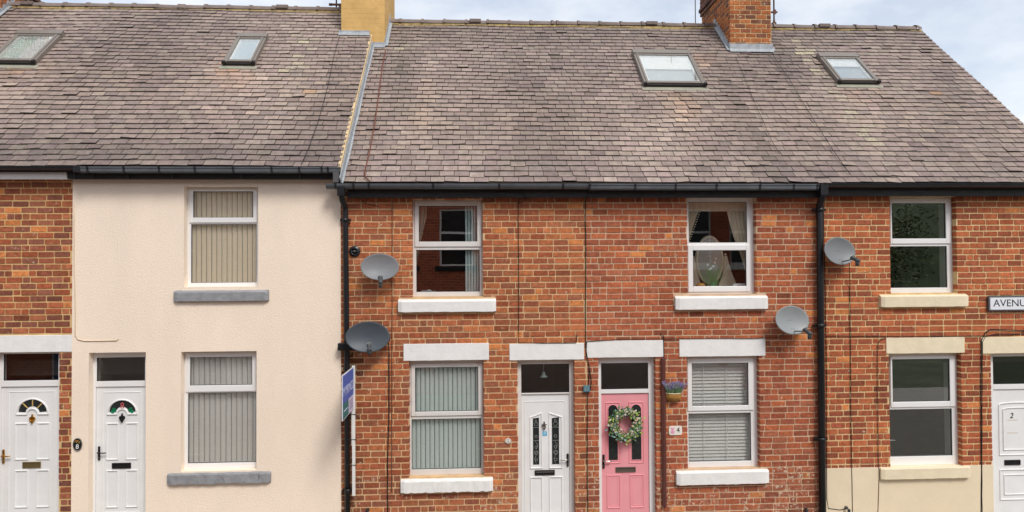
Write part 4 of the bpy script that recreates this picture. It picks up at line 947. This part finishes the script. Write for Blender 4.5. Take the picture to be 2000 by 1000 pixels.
def translucent(name, base, fac):
    m = mat(name, base, rough=.45, var=.05, scale=5); n = m.node_tree; b = n.nodes['Principled BSDF']; o = n.nodes['Material Output']; t = n.nodes.new('ShaderNodeBsdfTransparent'); x = n.nodes.new('ShaderNodeMixShader'); x.inputs[0].default_value = fac
    n.links.new(b.outputs[0], x.inputs[1]); n.links.new(t.outputs[0], x.inputs[2]); n.links.new(x.outputs[0], o.inputs[0]); return m
dish(742, 521, .56, .40, 'translucent grey satellite dish beside the black round vent', translucent('perforated grey mesh', (134, 138, 142), .24), 8, (743, 545), clear=1)
dB, cB = dish(718, 658, .645, .455, 'dark grey satellite dish clamped to the downpipe above the blue board', translucent('perforated dark mesh', (74, 82, 90), .13), 6, (721, 677), clear=1)
dish(1641, 490, .56, .435, 'blue-grey satellite dish right of the downpipe below the black fascia', M_DISH, 12, (1668, 505))
dish(1548, 625, .59, .44, 'pale grey satellite dish low between the downpipe and the white lintel', M_DISHL, 12, (1575, 646))
# clamp of the dish on the downpipe
m = MB(); q = PV(676, 677, -.10); m.box(q.x - .12, q.x + .14, -.15, -.02, q.z - .055, q.z + .055); m.build('clamp', M_IRON, dB, bevel=.008)
m = MB(); q = PV(760, 660, -.12); m.tube([cB + Vector((.25, .06, 0)), q], .008, 6); m.box(q.x - .012, q.x + .012, -.14, -.10, q.z - .05, q.z + .05); m.lathe((q.x, -.14, q.z + .035), (0, -1, 0), [(0, .012), (.012, .01)], 8); m.lathe((q.x, -.14, q.z - .035), (0, -1, 0), [(0, .012), (.012, .01)], 8); m.build('cable_hook', M_LNB, dB)

# ------------------------------------------------------------------ cables
def cable(pts, label, m_=M_CABLE, r=.006, y=-.018, sm=True, grp='cables on the house fronts', jit=.003):
    P3 = [PV(p[0], p[1], p[2] if len(p) > 2 else y) for p in pts]; o = []
    for a, b in zip(P3[:-1], P3[1:]):
        n = max(1, int((b - a).length / .18))
        for k in range(n): 
            q = a.lerp(b, k / n)
            if k: q += Vector((random.uniform(-jit, jit), random.uniform(-.002, .002), random.uniform(-jit, jit)))
            o.append(q)
    o.append(P3[-1]); m = MB(); m.tube(o, r, 6); return tag(m.build('cable', m_), label, 'cable', grp)
cable([(1012, 384), (1013, 500), (1013, 669), (1060, 670.5), (1125, 670), (1127, 656), (1124, 654)], 'thin black cable dropping from the fascia to the lintel of the white door', r=.005)
cable([(1143, 382), (1144, 500), (1144, 664), (1145, 690), (1150, 712), (1155, 745), (1153, 762), (1147, 770), (1147, 900), (1148, 1015)], 'black cable running down between the white door and the pink door', r=.0065)
cable([(1146, 668), (1145, 685), (1151, 720), (1149, 752)], 'short looped black cable ending at the small grey junction box', r=.006)
cable([(1146, 667), (1215, 662.5), (1290, 661.5), (1420, 661.0), (1480, 661), (1520, 659), (1532, 652)], 'black cable along the top of the lintels towards the pale dish', r=.005, jit=.002, y=-.022)
cable([(1290, 651), (1296, 656), (1297, 700)], 'short black cable entering the top of the brown conduit', r=.006)
cable([(758, 667, -.10), (760, 690, -.03), (760, 800), (757, 900), (757, 1015)], 'thick black cable hanging below the dark dish beside the estate board', r=.008)
cable([(766, 392), (766, 600), (765, 830), (765, 960)], 'faint brown cable dropping beside the translucent dish', M_CABLEB, r=.005)
cable([(1608, 398, -.03), (1611, 520), (1614, 700), (1615, 975), (1618, 993), (1640, 996), (1655, 993)], 'black cable following the right side of the tall downpipe', r=.006)
cable([(1659, 514, -.12), (1660, 560), (1662, 800), (1665, 1015)], 'straight black cable hanging from the blue-grey dish', r=.006)
cable([(1731, 660), (1719, 663), (1714, 675), (1714, 760), (1716, 900), (1717, 930), (1714, 1015)], 'brown cable left of the lower window with the cream lintel', M_CABLEB, r=.006)
cable([(2060, 644), (1995, 646), (1960, 644), (1935, 643), (1924, 650), (1917, 665), (1916, 760), (1917, 900), (1916, 1015)], 'thick black cable bending down beside the cream lintel of door 2', r=.0075)
cable([(2060, 650), (1990, 652), (1945, 652), (1925, 657), (1919, 668), (1918, 800), (1918, 1015)], 'second thinner cable bending down beside the cream lintel of door 2', r=.005)
cable([(1614, 656), (1660, 656.5), (1740, 656.5), (1820, 657), (1915, 656), (1990, 653)], 'black cable running level above the cream lintels', r=.005, jit=.002)
cable([(145, 400), (144.5, 500), (147, 600), (147, 655), (152, 663), (165, 666), (228, 665), (231, 661)], 'cream painted cable along the left edge of the rendered wall', M_CABLEC, r=.007, y=-.03)
cable([(692, 374, -.17), (702, 388, -.05), (716, 398, -.02), (738, 403)], 'short black cable loop under the fascia beside the corner downpipe', r=.004)
cable([(966, 375, -.175), (1000, 374, -.175), (1022, 376, -.175), (1027, 386, -.17), (1018, 396, -.03), (1012, 396)], 'short black cable loop under the fascia over the white door', r=.005)
# roof cables
def roofcable(pts, label, ez, m_, r=.008):
    o = [RPT(*RP(px, py, ez, .05), .05, ez) for px, py in pts]; m = MB(); m.tube(o, r, 6); tag(m.build('cable', m_), label, 'cable', 'cables lying on the roof')
roofcable([(753, 97), (747, 130), (740, 180), (733, 235), (723, 290), (716, 320), (712, 335), (713, 345), (722, 354)], 'rusty brown cable lying down the slates below the ochre chimney', EZ_LOW, mat('rusty cable', (112, 62, 46), rough=.7), .010)
roofcable([(664, 68), (652, 110), (640, 170), (622, 235), (602, 290), (588, 322)], 'thin dark cable lying on the slates of the cream house', EZ_HIGH, M_CABLE, .005)
roofcable([(1508, 105), (1545, 160), (1580, 220), (1625, 290), (1660, 340)], 'thin dark cable lying on the slates right of the brick chimney', EZ_LOW, M_CABLE, .005)
roofcable([(1437, 110), (1470, 190), (1505, 270), (1522, 300)], 'thin dark cable lying on the slates in front of the brick chimney', EZ_LOW, M_CABLE, .004)

# junction box, vent, pipe stub
q = PV(1145.5, 759, -.02); m = MB(); m.box(q.x - .052, q.x + .052, -.05, -.008, q.z - .05, q.z + .05); o = tag(m.build('junction_box', mat('blue-grey plastic', (92, 122, 132), rough=.5, var=.08), None, bevel=.006), 'small blue-grey junction box on the bricks between the two doors', 'junction box')
m = MB(); m.box(q.x - .04, q.x + .04, -.054, -.051, q.z - .038, q.z + .038); m.build('lid', mat('blue-grey lid', (104, 136, 146), rough=.5), o)
q = PV(693, 491, 0); vt = thing('flue_vent', 'black round flue vent on the bricks beside the corner downpipe', 'vent', (q.x, 0, q.z)); m = MB()
m.lathe((q.x, 0, q.z), (0, -1, 0), [(0, .085), (.02, .085), (.028, .076), (.028, .062), (.05, .058), (.05, .046), (.02, .044), (.02, .001)], 24); m.build('collar', M_BLACK, vt)
m = MB(); m.lathe((q.x, -.02, q.z), (0, -1, 0), [(0, .022), (.03, .02), (.032, .001)], 16); m.box(q.x - .05, q.x + .05, -.045, -.035, q.z - .006, q.z + .006); m.build('grille', M_LNB, vt)
q = PV(1655, 991, -.03); m = MB(); m.tube([(q.x - .02, -.01, q.z + .0), (q.x - .02, -.06, q.z + .0), (q.x, -.075, q.z - .02), (q.x, -.075, q.z - .09)], .022, 10); tag(m.build('overflow_pipe', mat('grey pipe', (70, 72, 74), rough=.4)), 'short grey elbow pipe out of the cream plinth', 'pipe', 'short waste pipes')
for px_, lb in ((718, 'short black pipe stub in the bricks at the foot of the estate board'), (1575, 'short black pipe stub in the bricks left of the tall downpipe')):
    q = PV(px_, 996, -.03); m = MB(); m.tube([(q.x, -.0, q.z), (q.x, -.05, q.z), (q.x, -.065, q.z - .02), (q.x, -.065, q.z - .09)], .026, 10); tag(m.build('overflow_pipe', M_IRON), lb, 'pipe', 'short waste pipes')

# ------------------------------------------------------------------ number plaques and street sign
q = PV(151.5, 868, -.03); o = thing('number_plaque', 'oval black number 8 plaque on the cream render', 'house number', (q.x, -.024, q.z - .1), 'house number plaques')
m = MB(); el_ = lambda a, b, n=28: [(q.x + a * cos(2 * pi * k / n), q.z + b * sin(2 * pi * k / n)) for k in range(n)]
m.prism(el_(.066, .094), -.036, -.024); m.build('plate', mat('black enamel', (30, 30, 32), rough=.25, var=.0), o); m = MB(); m.ridge(el_(.064, .092), .009, .004, -.036); m.build('rim', mat('grey rim', (120, 116, 108), rough=.4), o)
m = MB()
for k in range(26): a, b = random.uniform(-.04, .04), random.uniform(.012, .055); rr = random.uniform(.004, .009); m.prism([(q.x + a + rr * cos(t_), q.z + b * (1 - abs(a) * 7) + .01 + rr * sin(t_)) for t_ in (0, 1.3, 2.6, 3.9, 5.2)], -.039, -.035, (*lin(random.choice(((190, 160, 80), (120, 150, 90), (200, 110, 60)))), 0))
m.build('floral_motif', mat('painted flowers', rough=.5, attr=True, var=0), o); text('number', '8', .095, M_WHITE, (q.x, -.038, q.z - .035), (pi / 2, 0, 0), o)
q = PV(992.5, 861.5, -.02); o = thing('number_plaque', 'tiny oval white number 6 plaque on the bricks left of the white door', 'house number', (q.x, -.006, q.z - .04), 'house number plaques')
m = MB(); m.prism(el_(.050, .040), -.018, -.006); m.build('plate', mat('white ceramic', (236, 230, 220), rough=.3, var=.02), o, bevel=.003); m = MB(); m.ridge(el_(.040, .030), .004, .002, -.018); m.build('rim', M_LNB, o); text('number', '6', .05, mat('grey green paint', (110, 124, 112)), (q.x, -.019, q.z), (pi / 2, 0, 0), o, ext=.001)
q = PV(1319.5, 841, -.02); o = thing('number_plaque', 'rectangular white number 4 plaque with pink motif under the flower basket', 'house number', (q.x, -.006, q.z - .07), 'house number plaques')
m = MB(); m.prism([(q.x + a * .102, q.z + b * .072) for a, b in ((-1, .8), (-.85, 1), (.85, 1), (1, .8), (1.06, 0), (1, -.8), (.85, -1), (-.85, -1), (-1, -.8), (-1.06, 0))], -.018, -.006); m.build('plate', mat('white ceramic', ()), o, bevel=.003)
m = MB(); 
for a, b, rr in ((-.045, .018, .022), (-.045, -.022, .028), (-.066, .042, .010), (-.026, .042, .010), (-.072, -.02, .010), (-.02, -.02, .010)): m.prism([(q.x + a + rr * cos(2 * pi * k / 12), q.z + b + rr * sin(2 * pi * k / 12)) for k in range(12)], -.020 - rr * .03, -.017)
m.build('motif', mat('pink enamel', (228, 160, 186), rough=.4), o); text('number', '4', .105, M_SEAL, (q.x + .042, -.020, q.z + .006), (pi / 2, 0, 0), o)
LS = Loc(1965, 592, -.05); o = thing('street_sign', 'white street name sign with black border reading AVENUE', 'street sign', (LS.x(1990), -.02, LS.z(608)))
X0, X1, Zb, Zt = LS.x(1931), LS.x(2064), LS.z(608), LS.z(577.5)
def rr_(x0, x1, z0, z1, r): 
    p = []
    for cx_, cz_, a0 in ((x1 - r, z1 - r, 0), (x0 + r, z1 - r, 90), (x0 + r, z0 + r, 180), (x1 - r, z0 + r, 270)): p += arc(cx_, cz_, r, a0, a0 + 90, 5)
    return p
m = MB(); m.prism(rr_(X0, X1, Zb, Zt, .03), -.045, -.010); m.build('backing', mat('dark grey backing', (78, 74, 72), rough=.6, var=.15, scale=20), o, bevel=.004)
m = MB(); m.prism(rr_(X0 + .018, X1 - .018, Zb + .018, Zt - .018, .022), -.050, -.044); m.build('plate', mat('white sign enamel', (232, 234, 240), rough=.3, var=.02), o)
m = MB(); m.ridge(rr_(X0 + .024, X1 - .024, Zb + .024, Zt - .024, .02), .009, .001, -.050, ins=.95); m.build('border', M_SEAL, o)
t = text('lettering', 'AVENUE', .162, mat('black sign paint', (34, 34, 40), rough=.5, var=0), (LS.x(1940), -.051, LS.z(592.5)), (pi / 2, 0, 0), o, ext=.0006, alignx='LEFT', sx=1.06)

# ------------------------------------------------------------------ estate agent board
o = thing('estate_board', 'blue estate agent board on a white post strapped to the corner downpipe', 'sign board', (PX(690, 968, -.11), -.11, PZ(690, 968, -.11)))
yn, yf_ = -1.0, -.13; xb = (PX(669, 735, yn) + PX(689, 714, yf_)) / 2
zt_ = PZ(689, 715, yf_); zb_ = PZ(672, 823, yn); zt2 = PZ(668, 735, yn); zt_ = (zt_ + zt2) / 2
m = MB(); m.box(xb - .006, xb + .006, yn, yf_, zb_, zt_); m.build('board', mat('board white plastic', (226, 226, 232), rough=.5, var=.02), o)
def pan(y0, y1, z0, z1, nm, mt_): m = MB(); m.box(xb + .0062, xb + .008, y0, y1, z0, z1); return m.build(nm, mt_, o)
H = zt_ - zb_; Wd = yf_ - yn
pan(yn + .02, yf_ - .02, zb_ + H * .36, zt_ - .015, 'blue_panel', mat('blue print', (72, 104, 188), rough=.5, var=.03))
pan(yn + .02, yn + Wd * .52, zb_ + .012, zb_ + H * .36 - .002, 'green_panel', mat('green print', (40, 116, 118), rough=.5, var=.03)); pan(yn + Wd * .53, yf_ - .02, zb_ + .012, zb_ + H * .36 - .002, 'pale_panel', mat('lavender print', (206, 200, 226), rough=.5, var=.03))
text('board_lettering', 'MYRINGS', .19, mat('pale lettering', (206, 214, 240), rough=.5, var=0), (xb + .0095, (yn + yf_) / 2, zb_ + H * .60), (pi / 2, 0, pi / 2), o, ext=.0006)
m = MB(); m.box(xb + .0085, xb + .0092, yn + .08, yn + Wd * .44, zb_ + H * .17, zb_ + H * .20); m.build('small_print', mat('pale lettering', ()), o)
m = MB()
for k in range(4): m.box(xb + .0085, xb + .0092, yn + Wd * .60, yf_ - .08, zb_ + H * (.26 - .055 * k), zb_ + H * (.28 - .055 * k))
m.build('small_print', mat('grey print', (130, 128, 160), rough=.5), o)
xp = PX(691, 850, -.12); m = MB(); m.box(xp - .022, xp + .022, -.145, -.10, PZ(691, 968, -.12), PZ(691, 714, -.12)); m.box(xp - .034, xp - .024, -.135, -.11, PZ(691, 870, -.12), PZ(691, 796, -.12)); m.build('post', mat('white painted timber', (226, 224, 220), rough=.7, var=.06), o, bevel=.003)
m = MB()
for py_ in (809, 858, 908): z = PZ(690, py_, -.12); xq = PX(678, py_, -.075); m.tube([(xq - .05, -.125, z), (xp + .028, -.150, z + .002), (xp + .03, -.05, z)], .0055, 6)
m.build('cable_tie', M_IRON, o)

# ------------------------------------------------------------------ wreath
LW = Loc(1222, 828, .03); wc = Vector((LW.x(1222), .055, LW.z(828)))
o = thing('door_wreath', 'round wreath of green leaves and cream flowers hanging on the pink door', 'wreath', wc)
R_ = 24 * abs(LW.sx)
m = MB(); m.tube([wc + Vector((R_ * cos(t_), .02, R_ * 1.06 * sin(t_))) for t_ in [2 * pi * k / 32 for k in range(33)]], .022, 8); m.build('twig_ring', mat('twigs', (96, 84, 56), rough=.9, var=.3, scale=40), o)
lf = MB(); fl = MB()
def leaf(mb, c, d, n_, ln_, wd, col):
    d = d.normalized(); s_ = d.cross(n_).normalized(); t_ = c + d * ln_ * .5 + n_ * ln_ * .08
    mb.face([c, t_ + s_ * wd, c + d * ln_, t_ - s_ * wd], col)
GR = [(96, 126, 50), (76, 112, 58), (146, 172, 70), (110, 146, 120), (136, 168, 172), (168, 190, 80), (60, 94, 48), (118, 152, 150)]
for k in range(1000):
    t_ = random.uniform(0, 2 * pi); rr = random.gauss(0, .034); ph = random.uniform(0, 2 * pi)
    c = wc + Vector(((R_ + rr) * cos(t_), -.02 - random.random() * .05, (R_ * 1.06 + rr) * sin(t_)))
    if random.random() < .08: c += Vector((random.uniform(-.05, .01), 0, random.uniform(-.01, .03)))
    d = Vector((random.gauss(0, 1), random.gauss(-.3, .5), random.gauss(0, 1))); cc = lin(random.choice(GR)); k_ = random.uniform(.8, 1.25)
    leaf(lf, c, d, Vector((random.gauss(0, .3), -1, random.gauss(0, .3))).normalized(), random.uniform(.034, .062), random.uniform(.009, .018), (cc[0] * k_, cc[1] * k_, cc[2] * k_, 0))
lf.build('leaf', mat('wreath leaf', rough=.6, attr=True, var=.1), o)
for k in range(110):
    t_ = random.uniform(0, 2 * pi); rr = random.gauss(0, .032); c = wc + Vector(((R_ + rr) * cos(t_), -.06 - random.random() * .02, (R_ * 1.06 + rr) * sin(t_)))
    cc = lin(random.choice(((236, 222, 200), (240, 232, 216), (232, 200, 180), (222, 190, 170), (244, 240, 232)))); s_ = random.uniform(.008, .017)
    for q_ in range(5): an = q_ * 1.257 + t_; fl.face([c, c + Vector((s_ * cos(an - .5), -.004, s_ * sin(an - .5))), c + Vector((s_ * 1.2 * cos(an), -.001, s_ * 1.2 * sin(an))), c + Vector((s_ * cos(an + .5), -.004, s_ * sin(an + .5)))], (*cc, 0))
fl.build('flower', mat('wreath flower', rough=.7, attr=True, var=.05), o)
# ------------------------------------------------------------------ hanging basket
LB = Loc(1319, 770, -.14); bc = Vector((LB.x(1319), -.12, LB.z(772)))
o = thing('wall_basket', 'wicker wall basket of lavender hanging between the brown conduit and a window', 'flower basket', (bc.x, -.01, bc.z - .1))
m = MB(); rb = .125
for k in range(9):
    z = bc.z - .10 + k * .0135; r0 = rb * (.62 + .38 * sin(min(1, k / 5) * pi / 2)); m.tube([(bc.x + r0 * cos(t_), -.012 - .0 - abs(r0 * .85 * sin(t_)) if True else 0, z + .0025 * sin(t_ * 14 + k * pi)) for t_ in [pi * q_ / 24 for q_ in range(25)]], .0085, 6)
m.box(bc.x - rb, bc.x + rb, -.03, -.009, bc.z - .10, bc.z + .015)
m.build('basket', mat('wicker', (176, 128, 66), rough=.8, var=.35, scale=60, fine=.2), o)
m = MB(); m.tube([(bc.x + (rb + .004) * cos(t_), -.014 - (rb * .87) * sin(t_), bc.z + .018) for t_ in [pi * q_ / 24 for q_ in range(25)]], .008, 6); m.build('rim', mat('pale rope', (222, 206, 176), rough=.8), o)
m = MB(); m.tube([(bc.x + .095 * cos(t_), -.018, bc.z + .02 + .17 * sin(t_)) for t_ in [pi * q_ / 20 for q_ in range(21)]], .006, 6); m.build('handle', mat('wicker', ()), o)
gm = MB(); lv = MB()
for k in range(150):
    x = bc.x + random.uniform(-.10, .10); y = -.03 - random.random() * .07; a = (x - bc.x) * 4.0 + random.gauss(0, .25); ln_ = random.uniform(.08, .20) * (1 - .25 * abs(a)); p0 = Vector((x, y, bc.z + .012)); p1 = p0 + Vector((a * ln_, -.02, ln_))
    cc = lin(random.choice(((96, 128, 84), (120, 146, 108), (74, 108, 70)))); sd = Vector((.003, 0, 0)); gm.face([p0 - sd, p0 + sd, p1 + sd * .5, p1 - sd * .5], (*cc, 0))
    if random.random() < .5:
        leaf(gm, p0.lerp(p1, random.uniform(.1, .6)), Vector((random.gauss(0, 1), -.4, 1)), Vector((0, -1, 0)), .045, .005, (*cc, 0))
    if k < 95:
        cc = lin(random.choice(((150, 136, 196), (132, 120, 186), (172, 160, 214), (140, 140, 200), (190, 176, 220)))); d = (p1 - p0).normalized()
        for q_ in range(9): c = p1 + d * (q_ * .0065 - .035); an = random.uniform(0, 2 * pi); leaf(lv, c, d * .8 + Vector((cos(an), sin(an) * .6 - .2, 0)) * .7, Vector((random.gauss(0, .4), -1, .2)).normalized(), .014, .0045, (*cc, 0))
gm.build('foliage', mat('lavender foliage', rough=.7, attr=True, var=.1), o); lv.build('blossom', mat('lavender blossom', rough=.7, attr=True, var=.08), o)

# ------------------------------------------------------------------ aerials
def rod(px_, y, z0, z1, label, r=.012):
    o = thing('aerial_mast', label, 'aerial', (PX(px_, 20, y), y, z0), 'aerial poles on the ridge'); x = PX(px_, 20, y); m = MB(); m.tube([(x, y, z0), (x, y, z1)], r, 8); m.build('pole', mat('dull aluminium', (120, 122, 128), rough=.4, metal=.6), o)
    m = MB(); m.tube([(x, y - .5, z1 - .1), (x, y + .5, z1 - .1)], .009, 6)
    for k in range(9): m.tube([(x - .12 - .005 * k, y - .45 + k * .11, z1 - .09), (x + .12 + .005 * k, y - .45 + k * .11, z1 - .09)], .004, 5)
    m.build('antenna', mat('dull aluminium', ()), o); return o, x
rod(1358, RY + .3, zr - .1, zr + 2.4, 'thin dark pole rising behind the ridge left of the brick chimney', .010)
o, x = rod(1511.5, RY - .02, zr + .08, zr + 2.6, 'grey pole with rusty brackets beside the brick chimney', .018)
m = MB(); rust = mat('rusty steel', (104, 74, 66), rough=.8, var=.3, scale=30)
for zz in (zr + .30,): m.box(C2X1 + .002, x + .07, RY - .05, RY + .0, zz, zz + .025); m.box(x - .03, x + .03, RY - .06, RY - .04, zz - .04, zz + .06)
m.lathe((x, RY - .02, zr + .05), (0, 0, 1), [(0, .05), (.03, .05), (.05, .025), (.09, .025)], 12); m.build('bracket', rust, o)
o, x = rod(657, RY + .1, zrh + .02, zrh + 2.2, 'grey pole with clamp left of the ochre chimney', .016)
o.location.x += 0; m = MB(); m.box(x - .12, C1X0 + .02, RY + .07, RY + .10, zrh + .12, zrh + .16); m.lathe((x - .12, RY + .085, zrh + .14), (1, 0, 0), [(-.03, .03), (.03, .03)], 8); m.build('bracket', mat('rusty steel', ()), o)

# ------------------------------------------------------------------ the other side of the street, seen reflected in the panes
oy = -12.3
def far_house(x0, x1, label, mt, zt=6.9, wins=(), grp='houses across the street'):
    o = thing('terraced_house', label, 'house', ((x0 + x1) / 2, oy, 0), grp)
    ops = []
    for wx in wins:
        for z0, z1 in ((1.0, 2.7), (4.32, 6.25)): ops.append((wx - .58, wx + .58, z0, z1))
    dx = x0 + .75 if wins and wins[0] - x0 > 1.6 else x1 - .75
    ops.append((dx - .45, dx + .45, .02, 2.5))
    rc = [(x0, x1, 0, zt)]
    for q_ in ops: rc = subtract(rc, q_)
    m = MB()
    for a, b, c, d in rc: m.box(a, b, oy - .3, oy, c, d)
    m.box(x0, x1, oy - 7, oy - 6.7, 0, zt); m.box(x0, x0 + .2, oy - 6.69, oy - .31, 0, zt); m.box(x1 - .2, x1, oy - 6.69, oy - .31, 0, zt)
    m.build('wall', mt, o)
    for a, b, c, d in ops[:-1]:
        m = MB(); zm = c + (d - c) * .58; frame_ring(m, a, b, c, d, .06, oy - .14, oy - .08); m.box(a + .06, b - .06, oy - .139, oy - .081, zm - .04, zm + .04); wo = m.build('window', M_UPVC, o)
        m = MB(); m.box(a + .06, b - .06, oy - .12, oy - .115, c + .06, d - .06); m.build('pane', mat('far dark glass', (40, 42, 46), rough=.1, var=.2), wo)
        m = MB(); m.box(a - .15, b + .15, oy - .1, oy + .07, c - .18, c - .004); m.build('sill', M_IRON if label.startswith('red') else M_STONEW, wo)
        m = MB(); m.box(a - .15, b + .15, oy - .1, oy + .012, d + .004, d + .24); m.build('lintel', M_STONEW, o) if c < 3 else None
    a, b, c, d = ops[-1]; m = MB(); m.box(a + .05, b - .05, oy - .15, oy - .10, .02, 2.05); do_ = m.build('door', mat('far blue door', (60, 80, 110), rough=.4), o); m = MB(); frame_ring(m, a, b, c, d, .05, oy - .16, oy - .08); m.box(a + .05, b - .05, oy - .159, oy - .081, 2.05, 2.12); m.build('frame', M_UPVC, do_)
    m = MB(); m.box(x0, x1, oy + .13, oy + .155, zt - .22, zt); m.build('fascia', M_FASW, o); m = MB(); m.profx([(oy + .155, zt), (oy + .155, zt - .08), (oy + .25, zt - .08), (oy + .27, zt)], x0, x1); m.build('gutter', M_BLACK, o)
    m = MB(); pk = zt + 3.4; ym = oy - 3.5; m.loft([[(x, oy + .2, zt + .0), (x, ym, pk), (x, oy - 7.2, zt), (x, oy - 7.2, zt - .1), (x, ym, pk - .12), (x, oy + .2, zt - .1)] for x in (x0, x1)], smooth=False); ro_ = m.build('roof', mat('far slate', (120, 104, 98), rough=.8, var=.2, scale=5), o)
    m = MB(); m.box(x0 - .3, x0 + .5, ym - .5, ym + .5, pk - .6, pk + 1.1); m.build('chimney', mt, ro_)
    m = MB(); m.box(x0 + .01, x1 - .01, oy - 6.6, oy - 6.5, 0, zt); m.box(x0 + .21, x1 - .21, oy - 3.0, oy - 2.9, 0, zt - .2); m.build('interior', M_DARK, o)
far_house(-19.0, -14.22, 'brick house across the street second from the far left end of its row', M_BT, wins=(-16.2,))
far_house(-25.0, -19.02, 'brick house across the street at the far left end of its row', M_BT2, wins=(-22.2,))
far_house(-14.2, -9.5, 'brick house across the street left of the white rendered one', M_BT, wins=(-11.2,))
far_house(-9.48, -4.6, 'white rendered house across the street', mat('white render', (222, 216, 204), rough=.9, var=.05), wins=(-6.3,))
far_house(-4.58, .9, 'red brick house across the street with black sills', M_BT2, wins=(-.62, -2.6))
far_house(.92, 5.2, 'brick house with white sills across the street directly behind the camera', M_BT, wins=(3.4,))
far_house(5.22, 10.6, 'brick end house across the street nearest the trees', M_BT2, wins=(7.6, 9.4))
# hill and trees beyond the end of that row
m = MB(); K = 24
hv = []
for i in range(K + 1):
    for j in range(K + 1):
        x = 8 + 90 * i / K; y = -20 - 90 * j / K; hv.append(Vector((x, y, -.3 + 16 * (sin(pi * i / K) ** .8) * (sin(pi * j / K) ** .8) + 1.2 * noise.noise(Vector((x * .1, y * .1, 0))) * sin(pi * i / K))))
m.v = hv
for i in range(K):
    for j in range(K): a = i * (K + 1) + j; m.f.append((a, a + K + 1, a + K + 2, a + 1)); m.c.append((1, 1, 1, 0)); m.sm.append(True)
struct(m.build('hill', mat('wooded hill', (58, 72, 42), rough=.95, var=.4, scale=.5, fine=.3)))
TG = [(74, 86, 52), (88, 102, 58), (64, 74, 50), (104, 112, 62), (116, 118, 80)]
def tree(x, y, h, label):
    o = thing('tree', label, 'tree', (x, y, -.1), 'trees across the street'); m = MB(); p = [Vector((x, y, -.15)), Vector((x + .1, y, h * .3)), Vector((x - .05, y + .1, h * .6)), Vector((x, y, h * .85))]; m.tube(p, .1, 8, ends=(.22, .05))
    tips = []
    for k in range(9): b = p[1].lerp(p[3], k / 9); a = k * 2.4; e = b + Vector((cos(a), sin(a), .6)) * h * .22; m.tube([b, b.lerp(e, .5) + Vector((0, 0, .1)), e], .04, 6, ends=(.07, .02)); tips.append(e)
    tips += [p[3], p[2]]
    m.build('trunk', mat('bark', (92, 80, 64), rough=.9, var=.3, scale=12), o); m = MB()
    for k in range(2600):
        t_ = random.choice(tips); c = t_ + Vector((random.gauss(0, h * .09), random.gauss(0, h * .09), random.gauss(0, h * .075))); d = Vector((random.gauss(0, 1), random.gauss(0, 1), random.gauss(0, .6))); cc = lin(random.choice(TG)); leaf(m, c, d, Vector((random.gauss(0, 1), random.gauss(0, 1), 1)).normalized(), .22, .07, (*cc, 0))
    m.build('crown', mat('tree leaf', rough=.6, attr=True, var=.1), o)
for x, y, h, lb in ((13.5, -27.5, 6.2, 'shorter tree across the street next to the end house'), (17.6, -30, 7.5, 'tall tree across the street behind the shorter one'), (22.4, -26.6, 6.6, 'tree across the street at the foot of the hill'), (27, -33, 8, 'tallest tree across the street in front of the hill'), (33, -29.5, 6.8, 'rightmost tree across the street'), (12.0, -36, 7.6, 'tree across the street behind the end house')): tree(x, y, h, lb)
